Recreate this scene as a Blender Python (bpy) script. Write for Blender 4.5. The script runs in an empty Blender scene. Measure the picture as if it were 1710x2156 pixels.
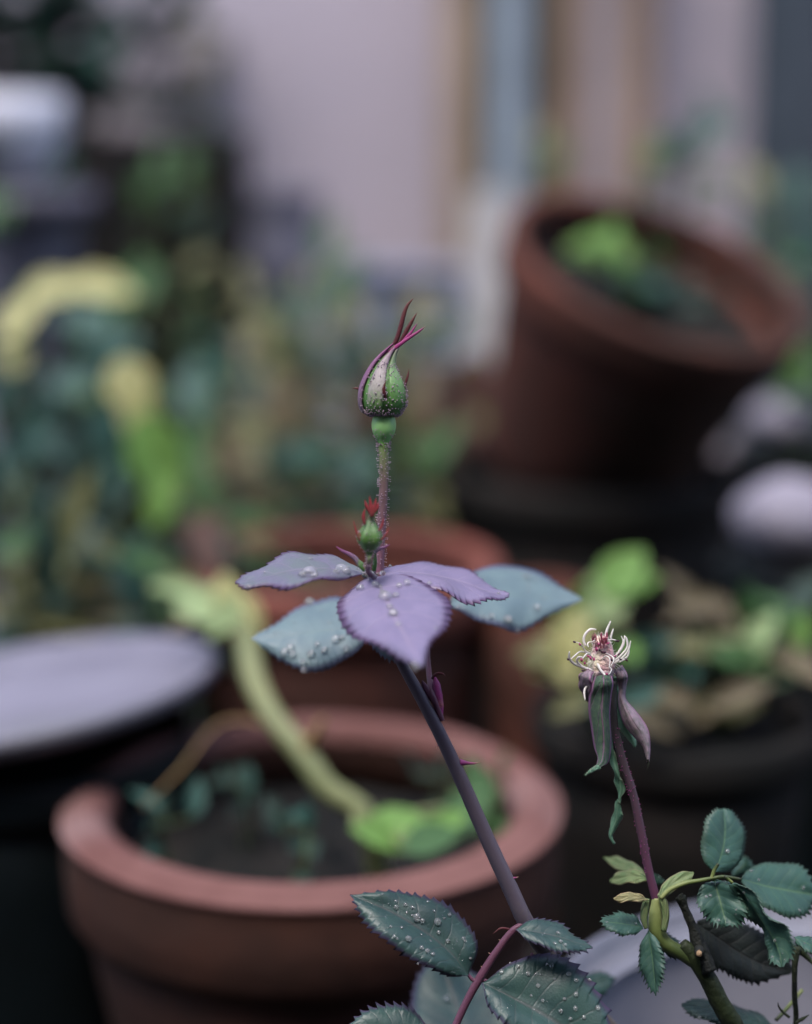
import bpy, math, random
from mathutils import Vector, Matrix, Quaternion, noise
rnd = random.Random(7)
scene = bpy.context.scene
COL = scene.collection

# ------------------------------------------------------------------ camera
PITCH, HC, FOC = math.radians(12.0), 0.43, 0.45
cam_d = bpy.data.cameras.new('camera'); cam = bpy.data.objects.new('camera', cam_d); COL.objects.link(cam)
cam.location = (0, 0, HC); cam.rotation_euler = (math.pi/2 - PITCH, 0, 0)
cam_d.sensor_fit = 'HORIZONTAL'; cam_d.sensor_width = 24.0; cam_d.lens = 50.0
cam_d.clip_start = 0.01; cam_d.clip_end = 500
cam_d.dof.use_dof = True; cam_d.dof.focus_distance = FOC; cam_d.dof.aperture_fstop = 2.7
scene.camera = cam
# ------------------------------------------------------------------ sky, sun, exposure
SUN_EL, SUN_AZ = math.radians(70), math.radians(-150)      # azimuth from +Y towards +X
world = bpy.data.worlds.new('World'); scene.world = world; world.use_nodes = True
wn = world.node_tree; bg = wn.nodes['Background']
sky = wn.nodes.new('ShaderNodeTexSky'); sky.sky_type = 'NISHITA'; sky.sun_disc = False
sky.sun_elevation = SUN_EL; sky.sun_rotation = SUN_AZ
sky.air_density = 1.0; sky.dust_density = 2.2; sky.ozone_density = 1.2
wn.links.new(sky.outputs[0], bg.inputs[0]); bg.inputs[1].default_value = 0.13
sun_d = bpy.data.lights.new('sun', 'SUN'); sun = bpy.data.objects.new('sun', sun_d); COL.objects.link(sun)
sun_d.energy = 0.8; sun_d.angle = math.radians(22); sun_d.color = (1.0, 0.96, 0.93)
sdir = Vector((math.sin(SUN_AZ)*math.cos(SUN_EL), math.cos(SUN_AZ)*math.cos(SUN_EL), math.sin(SUN_EL)))
sun.rotation_euler = (-sdir).to_track_quat('-Z', 'Y').to_euler(); sun.location = (0, 0, 4)
vs = scene.view_settings; vs.view_transform = 'Standard'; vs.look = 'None'; vs.exposure = 1.76; vs.gamma = 1.0
scene.render.engine = 'CYCLES'; scene.cycles.use_denoising = True
scene.cycles.max_bounces = 10; scene.cycles.transmission_bounces = 8

# ------------------------------------------------------------------ pixel <-> place helpers (1710 x 2156 frame)
K = 24.0/50.0/1710.0
FW = Vector((0, math.cos(PITCH), -math.sin(PITCH))); UP = Vector((0, math.sin(PITCH), math.cos(PITCH))); RT = Vector((1, 0, 0))
CP = Vector((0, 0, HC))
def W(u, v, d): return CP + FW*d + RT*((u-855)*K*d) - UP*((v-1078)*K*d)
def WY(u, v, Y):
    r = FW + RT*((u-855)*K) - UP*((v-1078)*K); return CP + r*(Y/r.y)
def proj(p):
    q = p - CP; d = q.dot(FW); return (855 + q.dot(RT)/d/K, 1078 - q.dot(UP)/d/K)
def px(n, d): return n*K*d

# ------------------------------------------------------------------ object helpers
class Thing:
    def __init__(s, name, label, cat, loc=(0,0,0), group=None, kind=None):
        s.o = bpy.data.objects.new(name, None); COL.objects.link(s.o); s.R = Vector(loc); s.o.location = s.R
        s.o.empty_display_size = 0.02
        s.o['label'] = label; s.o['category'] = cat
        if group: s.o['group'] = group
        if kind: s.o['kind'] = kind
    def add(s, name, vf, mat, parent=None, label=None, kind=None, smooth=True):
        o = mesh_obj(name, vf, mat, s.R, smooth); o.parent = parent or s.o
        if label: o['label'] = label
        if kind: o['kind'] = kind
        return o
    def inst(s, name, me, M, parent=None):
        o = bpy.data.objects.new(name, me); COL.objects.link(o)
        M = M.copy(); M.translation -= s.R
        o.parent = parent or s.o; o.matrix_local = M
        return o
def make_mesh(name, vf, mat, R=Vector((0,0,0)), smooth=True):
    V, F = vf[0], vf[1]; uv = vf[2] if len(vf) > 2 else None
    me = bpy.data.meshes.new(name)
    me.from_pydata([tuple(Vector(v)-R) for v in V], [], F)
    if smooth: me.polygons.foreach_set('use_smooth', [True]*len(me.polygons))
    if uv:
        l = me.uv_layers.new(name='UVMap')
        for i, lp in enumerate(me.loops): l.data[i].uv = uv[lp.vertex_index]
    me.materials.append(mat); me.update(); return me
def mesh_obj(name, vf, mat, R=Vector((0,0,0)), smooth=True):
    o = bpy.data.objects.new(name, make_mesh(name, vf, mat, R, smooth)); COL.objects.link(o); return o
def solo(name, vf, mat, label=None, cat=None, kind=None, smooth=True, loc=(0,0,0)):
    o = mesh_obj(name, vf, mat, Vector(loc), smooth); o.location = loc
    if label: o['label'] = label
    if cat: o['category'] = cat
    if kind: o['kind'] = kind
    return o
def join(*parts):
    V, F, U = [], [], []; has = all(len(p) > 2 and p[2] for p in parts)
    for p in parts:
        b = len(V); V += list(p[0]); F += [tuple(i+b for i in f) for f in p[1]]
        if has: U += list(p[2])
    return (V, F, U) if has else (V, F)
def crom(P, t):
    n = len(P)-1; x = min(max(t, 0), 1)*n; i = min(int(x), n-1); f = x-i
    p1, p2 = P[i], P[i+1]; p0 = P[i-1] if i > 0 else p1*2-p2; p3 = P[i+2] if i+2 <= n else p2*2-p1
    return (p1*2 + (p2-p0)*f + (p0*2-p1*5+p2*4-p3)*f*f + (p1*3-p0-p2*3+p3)*f*f*f)*0.5
def lerpl(L, t):
    n = len(L)-1; x = min(max(t, 0), 1)*n; i = min(int(x), n-1); return L[i]+(L[i+1]-L[i])*(x-i)
def tube(P, radii, n=10, seg=None, wob=0.0):
    P = [Vector(p) for p in P]; seg = seg or max(2, (len(P)-1)*6)
    V, F, U = [], [], []; nrm = None
    for i in range(seg+1):
        t = i/seg; c = crom(P, t); tg = (crom(P, min(1, t+.01))-crom(P, max(0, t-.01))).normalized()
        if nrm is None:
            a = Vector((0, 0, 1)) if abs(tg.z) < .9 else Vector((1, 0, 0)); nrm = (a - tg*a.dot(tg)).normalized()
        else: nrm = (nrm - tg*nrm.dot(tg)).normalized()
        b = tg.cross(nrm); r = lerpl(radii, t)
        for k in range(n):
            a = 2*math.pi*k/n; rr = r*(1+wob*noise.noise(c*400+Vector((k*.7, 0, 0)))) if wob else r
            V.append(c + (nrm*math.cos(a)+b*math.sin(a))*rr); U.append((k/n, t))
    for i in range(seg):
        for k in range(n):
            a = i*n+k; b2 = i*n+(k+1) % n; F.append((a, b2, b2+n, a+n))
    F.append(tuple(range(n-1, -1, -1))); F.append(tuple(range(seg*n, seg*n+n)))
    return (V, F, U)
def lathe(prof, n=48, M=Matrix(), wob=0.0):
    V, F = [], []
    m = len(prof)
    for j, (r, z) in enumerate(prof):
        for k in range(n):
            a = 2*math.pi*k/n; p = Vector((r*math.cos(a), r*math.sin(a), z))
            if wob: p += Vector((math.cos(a), math.sin(a), .5))*wob*noise.noise(p*18+Vector((3.1, 1.7, .2)))
            V.append(M @ p)
    for j in range(m-1):
        for k in range(n):
            a = j*n+k; b = j*n+(k+1) % n; F.append((a, b, b+n, a+n))
    return (V, F)
def box(x0, x1, y0, y1, z0, z1, M=Matrix(), bev=0.0):
    V = [M @ Vector((x, y, z)) for z in (z0, z1) for y in (y0, y1) for x in (x0, x1)]
    return (V, [(0,2,3,1),(4,5,7,6),(0,1,5,4),(2,6,7,3),(0,4,6,2),(1,3,7,5)])
def ball(c, r, n=10, m=7, sq=None, nrm=None):
    V, F = [], []; q = Vector((0, 0, 1)).rotation_difference(nrm) if nrm else Quaternion()
    sq = sq or (1, 1, 1)
    for j in range(m+1):
        th = math.pi*j/m
        for k in range(n):
            a = 2*math.pi*k/n
            V.append(Vector(c) + q @ Vector((math.sin(th)*math.cos(a)*r*sq[0], math.sin(th)*math.sin(a)*r*sq[1], math.cos(th)*r*sq[2])))
    for j in range(m):
        for k in range(n):
            a = j*n+k; b = j*n+(k+1) % n
            if j == 0: F.append((a, a+n, b+n))
            elif j == m-1: F.append((a, a+n, b))
            else: F.append((a, a+n, b+n, b))
    return (V, F)

# ------------------------------------------------------------------ materials
def nodes(name):
    m = bpy.data.materials.new(name); m.use_nodes = True
    return m, m.node_tree, m.node_tree.nodes['Principled BSDF']
def N(nt, t, **kw):
    n = nt.nodes.new(t)
    for k, v in kw.items(): setattr(n, k, v)
    return n
def math_n(nt, op, a, b=None, clamp=False):
    n = N(nt, 'ShaderNodeMath', operation=op, use_clamp=clamp)
    for i, x in enumerate((a, b)):
        if x is None: continue
        if isinstance(x, (int, float)): n.inputs[i].default_value = x
        else: nt.links.new(x, n.inputs[i])
    return n.outputs[0]
def mixc(nt, f, a, b):
    n = N(nt, 'ShaderNodeMix', data_type='RGBA')
    for i, x in ((0, f), (6, a), (7, b)):
        if isinstance(x, (int, float)): n.inputs[i].default_value = x
        elif isinstance(x, tuple): n.inputs[i].default_value = (*x, 1)
        else: nt.links.new(x, n.inputs[i])
    return n.outputs[2]
def rng(nt, x, a, b, c=0.0, d=1.0):
    n = N(nt, 'ShaderNodeMapRange', interpolation_type='SMOOTHSTEP'); nt.links.new(x, n.inputs[0])
    for i, y in enumerate((a, b, c, d)): n.inputs[i+1].default_value = y
    return n.outputs[0]
def surf(name, c1, c2=None, scale=20, rough=.6, bump=.3, bscale=None, spec=.5, c3=None, dist=.002, tl=0.0, det=5):
    m, nt, p = nodes(name); c2 = c2 or tuple(x*.7 for x in c1)
    tc = N(nt, 'ShaderNodeTexCoord')
    n1 = N(nt, 'ShaderNodeTexNoise'); n1.inputs['Scale'].default_value = scale; n1.inputs['Detail'].default_value = det
    nt.links.new(tc.outputs['Object'], n1.inputs['Vector'])
    col = mixc(nt, rng(nt, n1.outputs[0], .35, .65), c1, c2)
    if c3:
        n3 = N(nt, 'ShaderNodeTexNoise'); n3.inputs['Scale'].default_value = scale*.35; n3.inputs['Detail'].default_value = 6
        nt.links.new(tc.outputs['Object'], n3.inputs['Vector'])
        col = mixc(nt, rng(nt, n3.outputs[0], .5, .68), col, c3)
    nt.links.new(col, p.inputs['Base Color']); p.inputs['Roughness'].default_value = rough
    p.inputs['Specular IOR Level'].default_value = spec
    if bump:
        n2 = N(nt, 'ShaderNodeTexNoise'); n2.inputs['Scale'].default_value = bscale or scale*4; n2.inputs['Detail'].default_value = 4
        nt.links.new(tc.outputs['Object'], n2.inputs['Vector'])
        b = N(nt, 'ShaderNodeBump'); b.inputs['Strength'].default_value = bump; b.inputs['Distance'].default_value = dist
        nt.links.new(n2.outputs[0], b.inputs['Height']); nt.links.new(b.outputs[0], p.inputs['Normal'])
    if tl:
        out = nt.nodes['Material Output']; t = N(nt, 'ShaderNodeBsdfTranslucent'); nt.links.new(col, t.inputs[0])
        mx = N(nt, 'ShaderNodeMixShader'); mx.inputs[0].default_value = tl
        nt.links.new(p.outputs[0], mx.inputs[1]); nt.links.new(t.outputs[0], mx.inputs[2]); nt.links.new(mx.outputs[0], out.inputs[0])
    return m
def leafmat(name, c1, c2, edge=None, vein=None, rough=.45, nv=7, ew=.9, scale=120, tl=.18, bump=.5, spec=.5, vs_=.6, es=.8, vslope=1.5):
    m, nt, p = nodes(name)
    uvn = N(nt, 'ShaderNodeUVMap'); sx = N(nt, 'ShaderNodeSeparateXYZ'); nt.links.new(uvn.outputs[0], sx.inputs[0])
    s = math_n(nt, 'ABSOLUTE', math_n(nt, 'MULTIPLY', math_n(nt, 'SUBTRACT', sx.outputs[0], .5), 2.0)); t = sx.outputs[1]
    tc = N(nt, 'ShaderNodeTexCoord')
    nz = N(nt, 'ShaderNodeTexNoise'); nz.inputs['Scale'].default_value = scale; nz.inputs['Detail'].default_value = 5
    nt.links.new(tc.outputs['Object'], nz.inputs['Vector'])
    wob = math_n(nt, 'MULTIPLY', math_n(nt, 'SUBTRACT', nz.outputs[0], .5), .5)
    ph = math_n(nt, 'ADD', math_n(nt, 'SUBTRACT', math_n(nt, 'MULTIPLY', t, nv), math_n(nt, 'MULTIPLY', s, vslope)), wob)
    w = math_n(nt, 'ABSOLUTE', math_n(nt, 'SINE', math_n(nt, 'MULTIPLY', ph, math.pi)))
    lat = math_n(nt, 'MULTIPLY', rng(nt, w, 0, .22, 1, 0), rng(nt, s, .75, .95, 1, 0))
    mid = rng(nt, s, .015, .07, 1, 0)
    vm = math_n(nt, 'MAXIMUM', math_n(nt, 'MULTIPLY', lat, .55), mid)
    col = mixc(nt, rng(nt, nz.outputs[0], .35, .65), c1, c2)
    if vein: col = mixc(nt, math_n(nt, 'MULTIPLY', vm, vs_), col, vein)
    if edge: col = mixc(nt, math_n(nt, 'MULTIPLY', rng(nt, s, ew-.1, ew+.08), es), col, edge)
    nt.links.new(col, p.inputs['Base Color']); p.inputs['Roughness'].default_value = rough
    p.inputs['Specular IOR Level'].default_value = spec
    vo = N(nt, 'ShaderNodeTexVoronoi'); vo.inputs['Scale'].default_value = scale*9
    nt.links.new(tc.outputs['Object'], vo.inputs['Vector'])
    h = math_n(nt, 'ADD', math_n(nt, 'MULTIPLY', vm, -1.0), math_n(nt, 'ADD', math_n(nt, 'MULTIPLY', vo.outputs[0], .35), math_n(nt, 'MULTIPLY', w, .5)))
    b = N(nt, 'ShaderNodeBump'); b.inputs['Strength'].default_value = bump; b.inputs['Distance'].default_value = .0006
    nt.links.new(h, b.inputs['Height']); nt.links.new(b.outputs[0], p.inputs['Normal'])
    out = nt.nodes['Material Output']; tr = N(nt, 'ShaderNodeBsdfTranslucent'); nt.links.new(col, tr.inputs[0])
    mx = N(nt, 'ShaderNodeMixShader'); mx.inputs[0].default_value = tl
    nt.links.new(p.outputs[0], mx.inputs[1]); nt.links.new(tr.outputs[0], mx.inputs[2]); nt.links.new(mx.outputs[0], out.inputs[0])
    return m
def rampmat(name, stops, rough=.5, scale=300, var=.25, bump=.3, spec=.4, tl=0.0):
    """colour along the V of the UV map (a stem greening towards its base)"""
    m, nt, p = nodes(name); uvn = N(nt, 'ShaderNodeUVMap'); sx = N(nt, 'ShaderNodeSeparateXYZ'); nt.links.new(uvn.outputs[0], sx.inputs[0])
    tc = N(nt, 'ShaderNodeTexCoord'); nz = N(nt, 'ShaderNodeTexNoise'); nz.inputs['Scale'].default_value = scale; nz.inputs['Detail'].default_value = 5
    nt.links.new(tc.outputs['Object'], nz.inputs['Vector'])
    cr = N(nt, 'ShaderNodeValToRGB'); e = cr.color_ramp.elements
    while len(e) < len(stops): e.new(.5)
    for i, (t, c) in enumerate(stops): e[i].position = t; e[i].color = (*c, 1)
    tt = math_n(nt, 'ADD', sx.outputs[1], math_n(nt, 'MULTIPLY', math_n(nt, 'SUBTRACT', nz.outputs[0], .5), var))
    nt.links.new(tt, cr.inputs[0]); nt.links.new(cr.outputs[0], p.inputs['Base Color'])
    p.inputs['Roughness'].default_value = rough; p.inputs['Specular IOR Level'].default_value = spec
    b = N(nt, 'ShaderNodeBump'); b.inputs['Strength'].default_value = bump; b.inputs['Distance'].default_value = .0004
    nt.links.new(nz.outputs[0], b.inputs['Height']); nt.links.new(b.outputs[0], p.inputs['Normal'])
    if tl:
        out = nt.nodes['Material Output']; t = N(nt, 'ShaderNodeBsdfTranslucent'); nt.links.new(cr.outputs[0], t.inputs[0])
        mx = N(nt, 'ShaderNodeMixShader'); mx.inputs[0].default_value = tl
        nt.links.new(p.outputs[0], mx.inputs[1]); nt.links.new(t.outputs[0], mx.inputs[2]); nt.links.new(mx.outputs[0], out.inputs[0])
    return m
M = {}
M['soil'] = surf('soil', (.022, .02, .018), (.01, .011, .011), 60, .95, .8, 150, .1)
M['ground'] = surf('ground', (.03, .026, .023), (.014, .014, .015), 12, .95, .8, 60, .1)
M['wall'] = surf('wall', (.57, .50, .55), (.50, .45, .51), 2.2, .9, .5, 40, .2, c3=(.63, .53, .58), dist=.004)
M['blocker'] = surf('blocker_dark', (.05, .05, .055), (.035, .037, .042), 3, .9, .5, 60, .2)  # for the added light-blocking wall behind the camera
M['terra'] = surf('terracotta', (.19, .062, .046), (.12, .042, .033), 22, .85, .35, 120, .25, c3=(.28, .15, .12))
M['terra_old'] = surf('terracotta_old', (.12, .042, .03), (.07, .032, .025), 14, .9, .4, 90, .2, c3=(.05, .034, .028))
M['terra_rim'] = surf('terracotta_rim', (.18, .086, .076), (.13, .057, .05), 22, .8, .35, 120, .25, c3=(.23, .15, .145))
M['terra_shaded'] = surf('terracotta_shaded', (.072, .031, .022), (.046, .023, .018), 22, .85, .35, 120, .2, c3=(.06, .036, .03))  # shade of the wide pot's sides put into a darker clay colour
M['shaded_inner'] = surf('shaded_clay', (.035, .03, .024), (.02, .02, .017), 30, .9, .4, 100, .1)  # near-black clay: shade inside the leaning pot put into its colour
M['brown_pot'] = surf('brown_pot', (.019, .015, .013), (.011, .011, .010), 20, .85, .3, 100, .2)
M['black_pot'] = surf('black_plastic', (.003, .007, .009), (.002, .005, .006), 30, .55, .2, 200, .25)
M['white_pot'] = surf('white_plastic', (.22, .22, .26), (.17, .175, .215), 25, .45, .15, 200, .4, c3=(.14, .145, .175))
M['bowl_white'] = surf('glazed_white', (.72, .72, .80), (.66, .66, .75), 25, .35, .1, 200, .5)
M['saucer'] = surf('pale_plastic', (.20, .195, .25), (.165, .16, .21), 18, .6, .2, 120, .4, c3=(.16, .16, .19))
M['grey_pot'] = surf('grey_plastic', (.13, .12, .16), (.10, .10, .13), 18, .6, .2, 120, .3)
M['stone'] = surf('pale_stone', (.27, .25, .30), (.21, .20, .25), 30, .8, .4, 120, .3, c3=(.16, .15, .18))
M['slate'] = surf('corner_shade_grey', (.075, .09, .11), (.055, .07, .085), 8, .8, .3, 60, .2)
M['mauve_pot'] = surf('mauve_clay', (.085, .055, .052), (.06, .04, .04), 20, .85, .3, 100, .2)
M['crate'] = surf('dark_wood', (.022, .018, .016), (.013, .012, .012), 30, .85, .4, 150, .2)
M['tray'] = surf('pale_blue_plastic', (.42, .45, .60), (.36, .40, .54), 16, .5, .1, 100, .4)
for k, c in dict(tan=(.46, .34, .25), olive=(.13, .13, .09), blue=(.38, .45, .52), brown=(.33, .23, .17), pale=(.44, .38, .40), dark=(.085, .08, .06), white=(.72, .69, .68)).items():
    M['wood_'+k] = surf('wood_'+k, c, tuple(x*.75 for x in c), 9, .8, .4, 60, .2)
def simple_leaf(k, c1, c2, **kw): M[k] = leafmat(k, c1, c2, vein=tuple(x*1.3 for x in c1), nv=6, scale=40, bump=.4, **kw)
simple_leaf('lf_dark', (.02, .055, .035), (.012, .032, .026))
simple_leaf('lf_teal', (.035, .11, .08), (.02, .07, .06))
simple_leaf('lf_green', (.07, .17, .05), (.045, .12, .04), tl=.3)
simple_leaf('lf_bright', (.22, .42, .09), (.15, .31, .07), tl=.35)
simple_leaf('lf_pale', (.36, .48, .22), (.29, .40, .18), tl=.3)
simple_leaf('lf_yellow', (.64, .62, .28), (.54, .53, .24), tl=.3)
simple_leaf('lf_olive', (.20, .20, .08), (.14, .145, .06), tl=.3)
simple_leaf('lf_tan', (.17, .135, .075), (.11, .09, .05), tl=.2)
simple_leaf('lf_rust', (.11, .05, .038), (.07, .035, .028), tl=.2)
M['vine'] = surf('vine_stem', (.27, .29, .135), (.21, .24, .11), 30, .5, .2, 200, .4, tl=.2)
M['vine_tan'] = surf('vine_spur', (.36, .24, .10), (.28, .18, .08), 30, .6, .2, 200, .3)
M['stem_bg'] = surf('stem_green', (.08, .11, .04), (.06, .07, .03), 60, .7, .2, 200, .3)
# rose
M['rs_stem'] = rampmat('rose_stem', [(0, (.10, .072, .08)), (.3, (.10, .076, .098)), (.6, (.11, .088, .115)), (.72, (.13, .11, .10)), (1, (.14, .12, .08))], .5, 900, .22, .25)
M['rs_ped'] = rampmat('rose_peduncle', [(0, (.16, .34, .08)), (.12, (.17, .25, .09)), (.4, (.16, .10, .10)), (1, (.20, .075, .13))], .5, 1500, .2, .4)
M['rs_petiole'] = rampmat('rose_petiole', [(0, (.14, .055, .085)), (1, (.13, .05, .09))], .45, 1500, .2, .3)
M['rs_hip'] = rampmat('rose_hip', [(0, (.30, .56, .20)), (.35, (.36, .66, .25)), (.7, (.24, .56, .18)), (1, (.18, .42, .11))], .38, 700, .15, .1, tl=.12)
M['rs_bud'] = rampmat('rose_bud_green', [(0, (.04, .12, .028)), (.35, (.075, .19, .045)), (.6, (.11, .22, .07)), (1, (.10, .10, .06))], .5, 900, .3, .5)
M['rs_sep_pink'] = rampmat('rose_sepal_pink', [(0, (.06, .19, .04)), (.22, (.13, .27, .08)), (.4, (.30, .28, .25)), (.75, (.27, .21, .23)), (1, (.22, .10, .17))], .5, 1200, .25, .4)
M['rs_sep_green'] = rampmat('rose_sepal_green', [(0, (.045, .15, .03)), (.3, (.09, .22, .055)), (.6, (.17, .29, .12)), (1, (.12, .11, .10))], .5, 1200, .25, .4)
M['rs_sep_purple'] = rampmat('rose_sepal_purple', [(0, (.08, .14, .06)), (.2, (.20, .15, .20)), (.6, (.19, .08, .17)), (1, (.22, .05, .15))], .5, 1200, .2, .4)
M['rs_tail_red'] = rampmat('rose_tail_red', [(0, (.05, .015, .018)), (.5, (.10, .018, .025)), (1, (.12, .04, .035))], .5, 1200, .2, .3)
M['rs_tail_pink'] = rampmat('rose_tail_pink', [(0, (.22, .06, .15)), (.5, (.33, .04, .18)), (.9, (.28, .06, .16)), (1, (.2, .2, .12))], .5, 1200, .2, .3)
M['rs_pink'] = surf('rose_stipule', (.38, .05, .20), (.22, .06, .16), 400, .45, .3, 900, .4, c3=(.5, .16, .12))
M['rs_hair'] = surf('rose_hair', (.52, .42, .48), (.42, .28, .38), 500, .4, 0, tl=.3)
M['rs_thorn'] = rampmat('rose_thorn', [(0, (.30, .05, .20)), (.6, (.36, .08, .18)), (1, (.42, .30, .16))], .4, 800, .15, .1)
LILAC = dict(bump=.22, edge=(.12, .055, .15), rough=.38, nv=7, scale=150)
M['lf_lilac'] = leafmat('leaf_lilac', (.25, .21, .335), (.22, .19, .31), vein=(.33, .27, .36), es=.75, vs_=.5, **LILAC)
M['lf_lilac2'] = leafmat('leaf_lilac_green', (.17, .165, .24), (.15, .18, .20), vein=(.24, .20, .28), es=.85, vs_=.5, **LILAC)
M['lf_tealb'] = leafmat('leaf_teal_blue', (.16, .235, .25), (.135, .20, .225), edge=(.10, .09, .2), vein=(.17, .24, .22), rough=.40, nv=7, scale=150, es=.7, vs_=.2, bump=.15)
M['lf_rose'] = leafmat('leaf_rose', (.042, .09, .078), (.031, .07, .066), edge=(.085, .05, .12), vein=(.085, .075, .075), rough=.42, nv=8, scale=180, es=.85, vs_=.45, bump=.18, ew=.94)
M['lf_rose_dk'] = leafmat('leaf_rose_dark', (.022, .065, .05), (.018, .05, .042), edge=(.03, .05, .05), vein=(.03, .07, .05), rough=.45, nv=8, scale=150, es=.4)
M['lf_spent'] = leafmat('leaf_spent', (.042, .11, .08), (.033, .085, .066), edge=(.10, .14, .10), vein=(.11, .20, .09), rough=.5, nv=8, scale=170, es=.4, bump=.18, ew=.95)
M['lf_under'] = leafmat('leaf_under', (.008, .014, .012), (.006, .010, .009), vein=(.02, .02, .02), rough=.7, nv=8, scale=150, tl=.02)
M['lf_bract'] = leafmat('leaf_bract', (.24, .30, .13), (.17, .26, .10), edge=(.36, .27, .17), vein=(.30, .34, .18), rough=.5, nv=3, scale=300, es=.6, tl=.3)
M['lf_bract_y'] = leafmat('leaf_bract_yellow', (.42, .36, .17), (.32, .30, .14), edge=(.42, .25, .17), rough=.5, nv=3, scale=300, es=.6, tl=.3)
M['sp_stem'] = rampmat('spent_stem', [(0, (.02, .024, .022)), (.25, (.035, .028, .032)), (.6, (.075, .042, .06)), (1, (.11, .036, .075))], .5, 900, .2, .3)
M['sp_green'] = rampmat('spent_green_stem', [(0, (.24, .27, .10)), (.35, (.15, .19, .055)), (.7, (.05, .075, .02)), (1, (.02, .028, .012))], .5, 600, .2, .3)
M['cane'] = surf('cane_bark', (.014, .016, .013), (.008, .010, .009), 200, .7, .5, 700, .3, c3=(.025, .034, .014))
M['cane_green'] = surf('cane_green', (.020, .030, .010), (.012, .018, .007), 150, .6, .3, 500, .3)
M['cut'] = surf('cut_wood', (.42, .28, .16), (.3, .2, .12), 900, .8, .4, 1500, .2)
M['sp_sepal'] = leafmat('sepal_spent', (.085, .15, .085), (.055, .10, .07), edge=(.42, .18, .36), vein=(.36, .16, .32), rough=.6, nv=3, scale=600, es=.9, ew=.86, vs_=.75, bump=.8)
M['sp_sepal2'] = leafmat('sepal_spent_lilac', (.46, .33, .40), (.24, .22, .22), edge=(.42, .20, .34), vein=(.42, .30, .40), rough=.6, nv=3, scale=600, es=.9, ew=.86, vs_=.6, bump=.8)
M['sp_sepal3'] = leafmat('sepal_spent_green', (.12, .26, .16), (.08, .19, .12), edge=(.25, .28, .2), vein=(.2, .3, .2), rough=.5, nv=3, scale=600, es=.6, ew=.9)
M['sp_recept'] = surf('receptacle', (.80, .76, .52), (.78, .64, .52), 350, .7, .6, 900, .3, c3=(.72, .42, .44))
M['sp_hyp'] = surf('hypanthium', (.52, .36, .40), (.40, .33, .32), 250, .6, .4, 700, .3)
M['sp_fil'] = surf('filament', (.90, .88, .82), (.88, .82, .78), 500, .5, 0, tl=.25)
M['sp_style'] = surf('style_pink', (.55, .08, .20), (.60, .26, .30), 900, .5, .2, 1200)
M['sp_anther'] = surf('anther', (.014, .010, .012), (.06, .01, .03), 800, .6, .3, 1500)
M['sp_anther_p'] = surf('anther_pink', (.35, .02, .13), (.25, .02, .09), 800, .5, .3, 1500)
m, nt, p = nodes('water'); M['water'] = m
p.inputs['Base Color'].default_value = (1, 1, 1, 1); p.inputs['Transmission Weight'].default_value = .87  # the whitish diffuse share stands in for sky glints on the drops
p.inputs['IOR'].default_value = 1.4; p.inputs['Roughness'].default_value = .0

# ================================================================== SETTING
solo('ground', ([(-30, -20, 0), (30, -20, 0), (30, 40, 0), (-30, 40, 0)], [(0, 1, 2, 3)]), M['ground'], kind='structure', smooth=False)
WALLY = 2.3
solo('garden_wall', box(-7, 7, WALLY, WALLY+.2, -.05, 3.2), M['wall'], 'tall plastered mauve-grey garden wall behind all the pots', 'wall', smooth=False, loc=(0, WALLY, 0))

solo('shade_wall', box(-6, 6, -1.3, -1.05, -.05, 2.9), M['blocker'], 'added unseen dark house wall facing the garden wall across the pots', 'wall', smooth=False, loc=(0, -1.05, 0))  # added out of view to block low light and shade the pot fronts
# weathered boards against the wall, and an added corner panel
c = WY(1150, 600, 2.24)
a, b = WY(1590, 100, 2.2), WY(1900, 100, 2.2)
t = Thing('corner_shade_panel', 'added slate-grey panel that darkens the upper right corner', 'panel', (a.x, 2.2, 0))  # added panel, its dark grey stands in for the corner's falloff of light
for i in range(4):
    xa = a.x+(b.x-a.x)*i/4; xb = a.x+(b.x-a.x)*(i+1)/4-.004
    t.add('plank', box(xa, xb, 2.2, 2.22, 0, 1.7-.01*i), M['slate'], smooth=False)
t.add('cross_rail', box(a.x, b.x-.004, 2.223, 2.26, 1.0, 1.07), M['slate'], smooth=False)
c = WY(1150, 600, 2.24)
t = Thing('board_screen', 'upright screen of weathered tan, blue and brown boards against the mauve wall', 'wooden screen', (c.x, 2.24, 0))
for (u0, u1, k, y, top) in [(925, 992, 'tan', 2.20, 1.6), (994, 1030, 'olive', 2.22, 1.55), (1032, 1104, 'blue', 2.21, 1.58), (1106, 1160, 'dark', 2.23, 1.5), (1162, 1222, 'brown', 2.20, 1.62), (1224, 1292, 'pale', 2.215, 1.57), (1294, 1362, 'brown', 2.2, 1.6)]:
    x0, x1 = WY(u0, 600, y).x, WY(u1, 600, y).x
    t.add('plank', box(x0, x1, y, y+.022, 0.0, top), M['wood_'+k], smooth=False)
x0, x1 = WY(925, 600, 2.25).x, WY(1362, 600, 2.25).x
for z in (.12, 1.2): t.add('cross_rail', box(x0, x1, 2.254, 2.29, z, z+.07), M['wood_dark'], smooth=False)

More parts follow.
